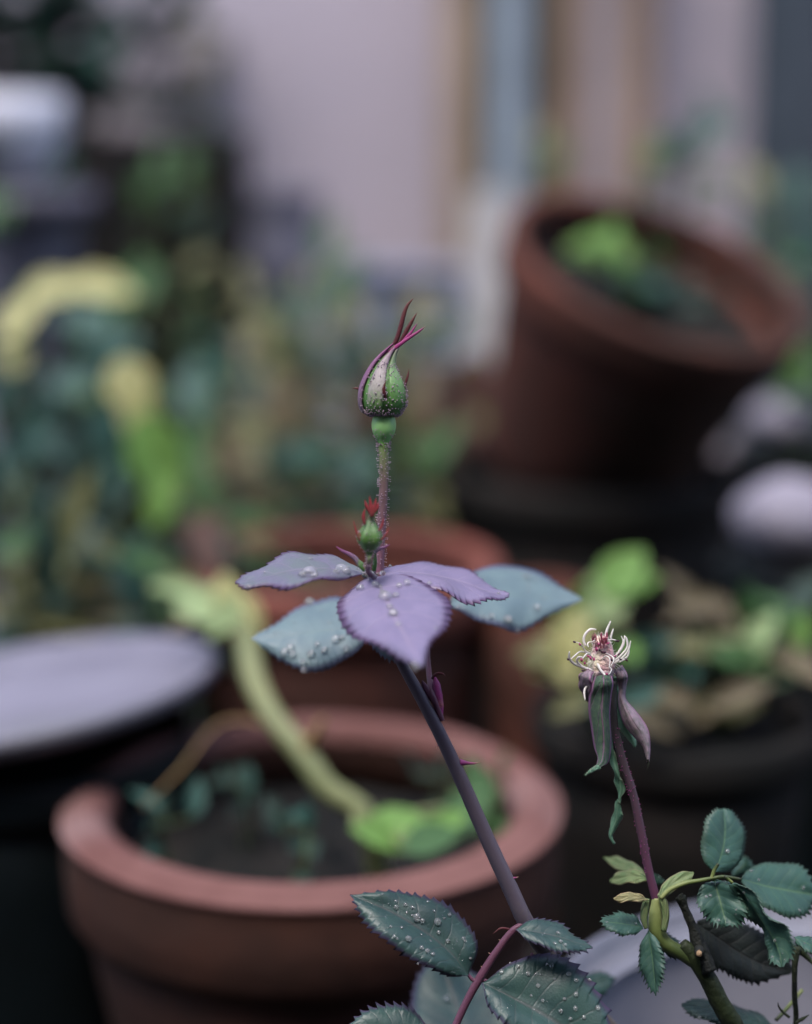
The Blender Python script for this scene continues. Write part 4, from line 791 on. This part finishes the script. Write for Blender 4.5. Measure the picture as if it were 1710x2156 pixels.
# ------------------------------------------------------------------ the spent rose
soil2 = potF.Mx @ Vector((.012, -.005, potF.H-.058))
t = RS2 = Thing('spent_rose', 'spent rose with withered cream stamens and hanging sepals on a dark cane', 'rose', soil2)
DF = .455
sst = t.add('stem', TB([c3(600, 640), c3(590, 800), c3(605, 1000), c3(640, 1150), c3(680, 1300), c3(745, 1500), c3(800, 1750), c3(840, 1950), c3(880, 2150), (1385, 1905)], [8, 9, 8.5, 8.5, 8.5, 8.5, 9, 9, 9, 9.5], d=DF, n=14, seg=70, wob=.05), M['sp_stem'])
t.add('gland_hairs', hairs(along([c3(605, 1000), c3(680, 1300), c3(745, 1500), c3(800, 1750), c3(880, 2150)], [8.5]*5, 120, 15, d=DF), px(2.2, DF), px(.7, DF), 1.5), M['rs_thorn'], sst, kind='stuff')
head = t.add('flower_head', loft(dens([(*c3(545, 690), 11), (*c3(530, 640), 18), (*c3(515, 600), 25), (*c3(505, 570), 28), (*c3(502, 548), 26), (*c3(500, 530), 18)], 3), d=DF, n=24), M['sp_hyp'])
rec = t.add('receptacle', loft(dens([(*c3(500, 560), 25), (*c3(505, 520), 29), (*c3(510, 470), 28), (*c3(515, 420), 24), (*c3(512, 370), 21), (*c3(500, 330), 18), (*c3(490, 300), 13), (*c3(488, 280), 6)], 3), d=DF, n=22, bump=.06), M['sp_recept'], head)
V = loft(dens([(*c3(500, 560), 25), (*c3(505, 520), 29), (*c3(510, 470), 28), (*c3(515, 420), 24), (*c3(512, 370), 21), (*c3(500, 330), 18), (*c3(490, 300), 13), (*c3(488, 280), 6)], 3), d=DF, n=22)[0]
cc = W(*c3(505, 430), DF); rl = random.Random(4)
t.add('downy_hairs', hairs([(v_, (v_-cc).normalized()) for v_ in rl.sample(V, 170)], px(8, DF), px(.45, DF), .6), M['sp_fil'], head, kind='stuff')
def filament(pts, r, dz=0.0, mat='sp_fil', anther=None, nm='filament'):
    n = len(pts); P = [c3(*q)+(DF-.003+dz*(i/(n-1)),) for i, q in enumerate(pts)]
    o = t.add(nm, TB(P, [r*1.0]+[r]*(n-2)+[r*.45], d=DF, n=7, seg=max(8, n*4)), M[mat], head)
    return o
fl = [([(378, 360), (363, 320), (375, 270), (415, 232), (462, 232)], 2.8), ([(535, 300), (545, 240), (575, 165)], 3.0), ([(575, 300), (585, 260), (597, 226)], 2.2),
      ([(590, 470), (640, 410), (675, 350), (685, 280)], 2.6), ([(600, 480), (660, 430), (705, 370), (700, 310), (682, 280)], 2.4), ([(600, 490), (670, 450), (715, 390), (732, 320)], 2.2), ([(640, 490), (700, 450), (718, 400), (705, 350)], 2.0), ([(590, 460), (640, 400), (672, 330), (658, 282)], 1.8),
      ([(430, 553), (360, 530), (280, 495), (250, 450), (252, 405)], 2.8), ([(425, 550), (350, 520), (310, 480), (325, 450), (355, 450)], 2.5), ([(470, 490), (490, 540), (530, 590), (568, 628)], 2.8), ([(440, 565), (425, 620), (415, 660), (378, 690), (368, 730), (375, 787)], 2.4),
      ([(400, 420), (340, 405), (290, 440), (262, 465)], 1.6), ([(420, 420), (380, 400), (350, 360), (330, 340), (300, 330)], 1.5), ([(440, 460), (400, 420), (370, 440), (350, 470)], 1.6), ([(540, 420), (580, 440), (600, 470), (575, 520)], 1.4), ([(500, 470), (540, 440), (570, 470), (560, 540)], 1.4), ([(520, 330), (570, 310), (620, 316)], 1.5), ([(560, 520), (580, 545), (565, 580), (540, 585)], 1.3), ([(460, 350), (420, 330), (395, 340), (400, 370)], 1.5), ([(570, 380), (560, 350), (590, 330)], 1.3), ([(480, 360), (450, 320), (430, 330)], 1.3), ([(600, 500), (650, 470), (690, 455)], 1.3)]
for i, (q, r) in enumerate(fl): filament(q, r, -.004 if i > 7 else .0)
rl = random.Random(9)
for i in range(34):
    x, y = rl.uniform(430, 560), rl.uniform(270, 350); a = rl.uniform(-.7, .7)
    filament([(x, y+30), (x+a*8, y+8), (x+a*20, y-rl.uniform(10, 24))], rl.uniform(1.0, 1.9), rl.uniform(-.004, .0), 'sp_style', nm='style')
def anther(x, y, L, a, mat='sp_anther', w=2.4):
    dx, dy = math.cos(a)*L, math.sin(a)*L
    t.add('anther', TB([c3(x-dx, y-dy)+(DF-.0085,), c3(x, y+3)+(DF-.009,), c3(x+dx, y+dy)+(DF-.0085,)], [w*.7, w, w*.6], d=DF, n=8, seg=6), M[mat], head)
for q in [(292, 328, 8, .4), (628, 320, 16, -.1), (518, 408, 18, .1, 'sp_anther', 3), (488, 392, 8, 1.2), (242, 464, 6, .2), (362, 552, 12, .1), (583, 468, 7, .8), (700, 470, 10, .9), (655, 465, 8, .3), (640, 425, 9, -.6), (335, 348, 7, .8, 'sp_anther_p'), (465, 388, 12, 1.3, 'sp_anther_p', 3), (418, 455, 12, 1.2, 'sp_anther_p', 3), (445, 465, 11, 1.4, 'sp_anther_p', 2.6), (348, 470, 9, 1.2, 'sp_anther_p', 3), (372, 495, 8, 1.5, 'sp_anther_p'), (483, 345, 7, .5, 'sp_anther_p'), (555, 340, 10, -.4, 'sp_anther_p'), (545, 580, 8, .2, 'sp_anther_p'), (400, 440, 10, .5, 'sp_anther_p', 2.2), (610, 440, 9, -.8, 'sp_anther_p', 2)]: anther(*q)
def sep2(mid, left, right, mat, dl, dr, **kw):
    f = lambda L: [c3(q[0], q[1])+((q[2],) if len(q) > 2 else ()) for q in L]
    return add_leaf(t, f(mid), f(left), f(right), mat, name='sepal', parent=head, dl=dl, dr=dr, teeth=3, amp=.0, d=DF, nt_=40, cup=.0006, thick=.0005, **kw)
D1 = DF-.008
sep2([(515, 596, D1+.0015), (520, 650, D1-.0012), (512, 740, D1), (505, 880, D1), (518, 1030, D1), (520, 1150, D1), (505, 1260, D1-.001), (470, 1310, D1-.003)], [(452, 604), (434, 670), (410, 760), (408, 880), (430, 1030), (450, 1150), (475, 1240), (465, 1320)], [(582, 604), (592, 660), (575, 740), (565, 880), (570, 1030), (572, 1170), (550, 1275), (475, 1325)], 'sp_sepal', .005, .005, seed=41, label='broad reflexed sepal with a pink midrib')
sep2([(475, 1300, D1-.003), (440, 1325, D1-.004), (405, 1350, D1-.005), (376, 1375, D1-.005)], [(460, 1300), (432, 1318), (400, 1345), (376, 1375)], [(500, 1320), (450, 1340), (410, 1360), (376, 1375)], 'sp_sepal3', 0, 0, seed=42)
sep2([(640, 530, DF), (672, 590, DF-.002), (660, 680, DF), (665, 780, DF), (730, 920, DF-.002), (810, 1050, DF-.002), (855, 1170, DF-.002), (868, 1270, DF-.002)], [(600, 560), (630, 620), (645, 690), (640, 800), (680, 960), (760, 1070), (835, 1150), (862, 1270)], [(660, 510), (702, 590), (695, 670), (690, 780), (790, 900), (865, 1020), (880, 1160), (874, 1270)], 'sp_sepal2', .003, .003, seed=43, label='twisted lilac sepal hanging to one side')
blade(t, head, [c3(866, 1250), c3(872, 1290), c3(858, 1330)], [2.4, 1.8, .4], 'cane', name='sepal_tip')
sep2([(420, 555, DF-.004), (365, 590, DF-.006), (355, 650, DF-.005), (375, 720, DF-.003), (400, 800, DF)], [(400, 540), (335, 590), (328, 650), (350, 730), (395, 800)], [(440, 570), (420, 600), (425, 660), (420, 730), (415, 800)], 'sp_sepal2', .002, -.002, seed=44)
sep2([(610, 600, DF+.004), (620, 700, DF+.005), (640, 850, DF+.006), (680, 980, DF+.007), (740, 1080, DF+.008), (765, 1150, DF+.008)], [(585, 620), (590, 720), (610, 880), (640, 1000), (715, 1090), (765, 1150)], [(650, 620), (655, 700), (680, 830), (720, 950), (770, 1090), (770, 1155)], 'sp_sepal3', .003, .003, seed=45)
sep2([(580, 1150, DF), (600, 1260, DF), (622, 1350, DF-.001), (645, 1430, DF), (655, 1500, DF), (640, 1590, DF)], [(565, 1180), (575, 1280), (612, 1370), (602, 1430), (640, 1520), (636, 1595)], [(600, 1180), (628, 1280), (640, 1370), (690, 1480), (660, 1540), (645, 1600)], 'sp_sepal3', .001, .001, seed=46)
sep2([(630, 1560, DF), (625, 1650, DF), (615, 1730, DF), (590, 1800, DF), (575, 1860, DF), (605, 1915, DF)], [(620, 1580), (600, 1660), (580, 1740), (570, 1800), (568, 1865), (602, 1918)], [(640, 1580), (660, 1660), (668, 1700), (610, 1800), (585, 1850), (610, 1912)], 'sp_sepal3', .001, .001, seed=47)
blade(t, head, [c3(560, 1000)+(DF+.002,), c3(575, 1100)+(DF+.002,), c3(585, 1180)+(DF+.001,)], [3, 4, 3], 'sp_sepal3', name='sepal_tip')
# node, bracts
nd = t.add('node', TB([(1384, 1890), (1383, 1920), (1382, 1955), (1400, 1985), (1440, 2010), (1480, 2035)], [11, 16, 17, 15, 15, 16], d=DF, n=14, seg=40, wob=.06), M['sp_green'])
blade(t, nd, [c4(*q) for q in [(520, 800), (505, 880), (500, 950), (515, 1020)]], [7, 9, 8, 4], 'lf_bract', name='bract', d=DF-.004)
blade(t, nd, [c4(*q) for q in [(640, 1040), (655, 930), (640, 830), (610, 770)]], [6, 8, 9, 4], 'lf_bract', name='bract', d=DF-.003)
def lf4(mid, left, right, mat, d=DF, dz=0.0, nm='leaf', **kw):
    n = len(mid); f = lambda L: [c4(*q) for q in L]
    return add_leaf(t, [c4(*q)+(d+dz*i/(n-1),) for i, q in enumerate(mid)], f(left), f(right), mat, name=nm, **kw)
lf4([(520, 640), (450, 610), (370, 570), (290, 535), (210, 505)], [(520, 640), (470, 575), (390, 530), (300, 500), (210, 505)], [(520, 640), (440, 645), (370, 620), (270, 570), (210, 505)], 'lf_bract', d=.46, dz=.022, nm='bract', dl=.002, dr=-.002, teeth=3, amp=0, seed=51)
lf4([(540, 660), (470, 645), (400, 640), (320, 660), (255, 665)], [(540, 660), (470, 600), (400, 595), (310, 615), (255, 665)], [(540, 660), (480, 690), (400, 690), (310, 700), (255, 690)], 'lf_bract', d=.455, dz=.012, nm='bract', dl=.002, dr=-.002, teeth=3, amp=0, seed=52)
lf4([(525, 810), (460, 790), (400, 785), (340, 800), (280, 805)], [(525, 810), (470, 770), (400, 758), (330, 765), (280, 800)], [(525, 810), (460, 830), (400, 818), (335, 832), (285, 812)], 'lf_bract_y', d=.45, dz=-.004, nm='bract', dl=.001, dr=-.001, teeth=3, amp=0, seed=53)
lf4([(600, 790), (640, 745), (700, 700), (770, 655), (855, 615)], [(600, 780), (625, 710), (680, 655), (760, 610), (855, 610)], [(610, 830), (665, 790), (730, 735), (830, 680), (858, 620)], 'lf_bract', d=.452, dz=.006, nm='bract', dl=.001, dr=-.001, teeth=3, amp=0, seed=54)
lf4([(560, 640), (600, 660), (650, 680)], [(560, 620), (610, 640), (650, 680)], [(560, 680), (600, 700), (650, 680)], 'lf_spent', d=.475, nm='bract', teeth=3, amp=0, seed=55)
t.add('petiole', TB([c4(620, 800), c4(690, 735), c4(800, 690), c4(900, 672), c4(990, 655), c4(1080, 645), c4(1200, 665)], [5, 5, 5, 4.5, 4, 4, 3.5], d=.452, n=10), M['sp_green'])
t.add('petiolule', TB([c4(985, 660), c4(1005, 600), c4(1035, 550)], [4, 4, 3.5], d=.452), M['sp_green'])
# its leaves
lf4([(1010, 610), (1035, 540), (1060, 460), (1075, 380), (1080, 290), (1075, 215), (1070, 155)], [(1010, 610), (930, 540), (918, 440), (925, 330), (960, 230), (1010, 180), (1070, 155)], [(1010, 610), (1120, 605), (1200, 500), (1228, 400), (1205, 280), (1150, 195), (1070, 155)], 'lf_spent', d=.457, dz=.012, dl=-.003, dr=.004, teeth=20, amp=.0010, seed=61, drops=[(1528, 1792, 5)], label='upright oval leaf beside the spent bloom')
lf4([(1200, 660), (1290, 690), (1400, 720), (1510, 740), (1620, 760), (1750, 780)], [(1200, 650), (1260, 590), (1380, 548), (1520, 555), (1650, 590), (1750, 780)], [(1200, 680), (1280, 800), (1400, 880), (1540, 930), (1660, 910), (1750, 780)], 'lf_spent', d=.462, dz=.008, dl=.006, dr=-.006, teeth=18, amp=.0012, seed=62, rdrops=4)
lf4([(1130, 640), (1180, 600), (1220, 560), (1240, 520)], [(1130, 640), (1150, 570), (1190, 525), (1240, 505)], [(1130, 640), (1240, 640), (1290, 590), (1240, 505)], 'lf_spent', d=.478, dl=.002, dr=.002, teeth=9, seed=63)
lf4([(1010, 665), (1020, 720), (1040, 790), (1060, 870), (1080, 940), (1090, 1005)], [(1010, 665), (920, 710), (885, 800), (930, 910), (1010, 980), (1090, 1005)], [(1010, 665), (1110, 680), (1190, 780), (1235, 890), (1190, 980), (1090, 1005)], 'lf_spent', d=.455, dz=-.006, dl=-.002, dr=-.004, teeth=16, amp=.0014, wav=.0009, seed=64, rdrops=10)
lf4([(1130, 700), (1200, 740), (1270, 840), (1340, 950), (1400, 1040), (1450, 1130), (1480, 1210), (1490, 1295)], [(1110, 700), (1180, 820), (1240, 910), (1310, 990), (1370, 1070), (1390, 1150), (1400, 1230), (1485, 1295)], [(1150, 685), (1240, 720), (1310, 810), (1400, 930), (1500, 1000), (1565, 1090), (1565, 1190), (1500, 1295)], 'lf_spent', d=.448, dz=-.006, dl=.004, dr=-.003, teeth=22, amp=.0013, cup=.0016, wav=.0007, seed=65, rdrops=16, mist=40, label='long folded leaf drooping over the dark leaf')
lf4([(880, 980), (980, 1050), (1080, 1120), (1180, 1190), (1290, 1250), (1400, 1290), (1560, 1330)], [(880, 960), (1000, 930), (1110, 960), (1240, 1000), (1360, 1060), (1500, 1150), (1570, 1320)], [(860, 1020), (900, 1180), (990, 1280), (1100, 1330), (1200, 1380), (1320, 1400), (1560, 1340)], 'lf_under', d=.466, dz=.004, dl=.003, dr=-.003, teeth=18, amp=.0016, seed=66, label='dark underside of a leaf low behind its neighbours')
lf4([(490, 1010), (430, 1000), (370, 990), (310, 982), (250, 975), (180, 968)], [(490, 1000), (440, 935), (370, 908), (300, 910), (230, 935), (180, 968)], [(490, 1020), (440, 1055), (370, 1065), (310, 1055), (235, 1015), (180, 968)], 'lf_spent', d=.452, dz=-.003, dl=.004, dr=-.003, teeth=11, amp=.0010, seed=67, rdrops=2)
lf4([(530, 1030), (545, 1120), (560, 1210), (570, 1300), (580, 1400), (585, 1500)], [(530, 1030), (480, 1130), (468, 1230), (485, 1330), (530, 1410), (585, 1500)], [(530, 1030), (600, 1110), (635, 1210), (640, 1310), (615, 1400), (585, 1500)], 'lf_spent', d=.452, dz=-.004, dl=.002, dr=-.003, teeth=14, amp=.0013, cup=.0014, seed=68)
lf4([(535, 1030), (600, 1080), (660, 1120), (720, 1160), (790, 1210)], [(535, 1030), (620, 1040), (690, 1070), (750, 1130), (790, 1210)], [(535, 1030), (590, 1150), (660, 1200), (730, 1225), (790, 1210)], 'lf_rose_dk', d=.458, dl=.002, dr=-.003, teeth=10, amp=.001, seed=69)
lf4([(1500, 1800), (1380, 1720), (1240, 1660), (1100, 1610), (950, 1580), (770, 1570)], [(1500, 1800), (1350, 1650), (1200, 1590), (1050, 1545), (900, 1530), (770, 1560)], [(1500, 1800), (1300, 1780), (1150, 1750), (1000, 1700), (850, 1640), (770, 1580)], 'lf_rose_dk', d=.468, dl=.006, dr=-.006, teeth=16, amp=.001, seed=70, drops=[(1472, 2142, 4)])
lf4([(1590, 1090), (1640, 1110), (1700, 1140), (1780, 1190)], [(1580, 1080), (1650, 1075), (1720, 1100), (1780, 1190)], [(1590, 1120), (1640, 1160), (1710, 1200), (1780, 1190)], 'lf_spent', d=.45, dl=.003, dr=-.003, teeth=9, amp=.001, seed=71, rdrops=4)
t.add('petiolule', TB([c4(1140, 690), c4(1080, 640)], [3, 3.5], d=.45, seg=4), M['sp_green'])
t.add('petiolule', TB([c4(1010, 670), c4(985, 655)], [3.5, 3.5], d=.453, seg=4), M['sp_green'])
# canes
P = [W(*c4(770, 1130), DF), W(*c4(860, 1220), DF), W(*c4(960, 1380), DF), W(*c4(1050, 1560), DF), W(*c4(1160, 1740), DF+.002), W(*c4(1300, 2000), DF+.01), soil2]
t.add('cane', tube(P, [px(x, DF) for x in (14, 20, 19, 20, 21, 22, 23)], 16, 60, .08), M['cane_green'])
P2 = [W(*c4(760, 790), DF), W(*c4(800, 890), DF), W(*c4(850, 1010), DF), W(*c4(890, 1130), DF), W(*c4(960, 1330), DF-.001)]
cn = t.add('cane', tube(P2, [px(x, DF) for x in (12, 8.5, 10, 16, 19)], 14, 36, .15), M['cane'], label='dark dead cane stub')
t.add('cane_knot', TB([c4(745, 790), c4(765, 805), c4(790, 800)], [7, 12, 8], d=DF, n=12, seg=8, wob=.4), M['cane'], cn)
t.add('cut_stub', TB([c4(895, 1165), c4(898, 1195)+(DF-.010,)], [11, 9], d=DF, n=12, seg=4, wob=.1), M['cane'], cn)
t.add('cut_face', TB([c4(898, 1196)+(DF-.0098,), c4(898, 1199)+(DF-.0106,)], [6.2, 5.6], d=DF, n=12, seg=2, wob=.3), M['cut'], cn)
t.add('cane', tube([W(*c4(1600, 1150), .46), W(*c4(1585, 1300), .46), W(*c4(1585, 1500), .462), W(*c4(1590, 1720), .465), W(*c4(1500, 2100), .47), soil2+Vector((.006, 0, 0))], [px(x, DF) for x in (10, 6, 6, 6, 7, 8)], 10, 40, .08), M['cane'])
t.add('cane', tube([W(*c4(1600, 1160), .461), W(*c4(1640, 1190), .461), W(*c4(1690, 1240), .461), W(*c4(1740, 1290), .46)], [px(x, DF) for x in (9, 8, 5, 4)], 10, 16, .1), M['cane_green'])
t.add('petiole', TB([c4(1640, 1460)+(.47,), c4(1540, 1580)+(.468,), c4(1450, 1680)+(.466,)], [4, 4, 4], d=.468), M['sp_green'])
blade(t, None, [c4(*q)+(.46,) for q in [(1550, 1660), (1500, 1620), (1470, 1580), (1465, 1550)]], [3, 3, 2, .5], 'cane', name='bract')
blade(t, None, [c4(*q)+(.46,) for q in [(1590, 1700), (1640, 1670), (1690, 1640)]], [3, 4, .6], 'cane_green', name='bract')
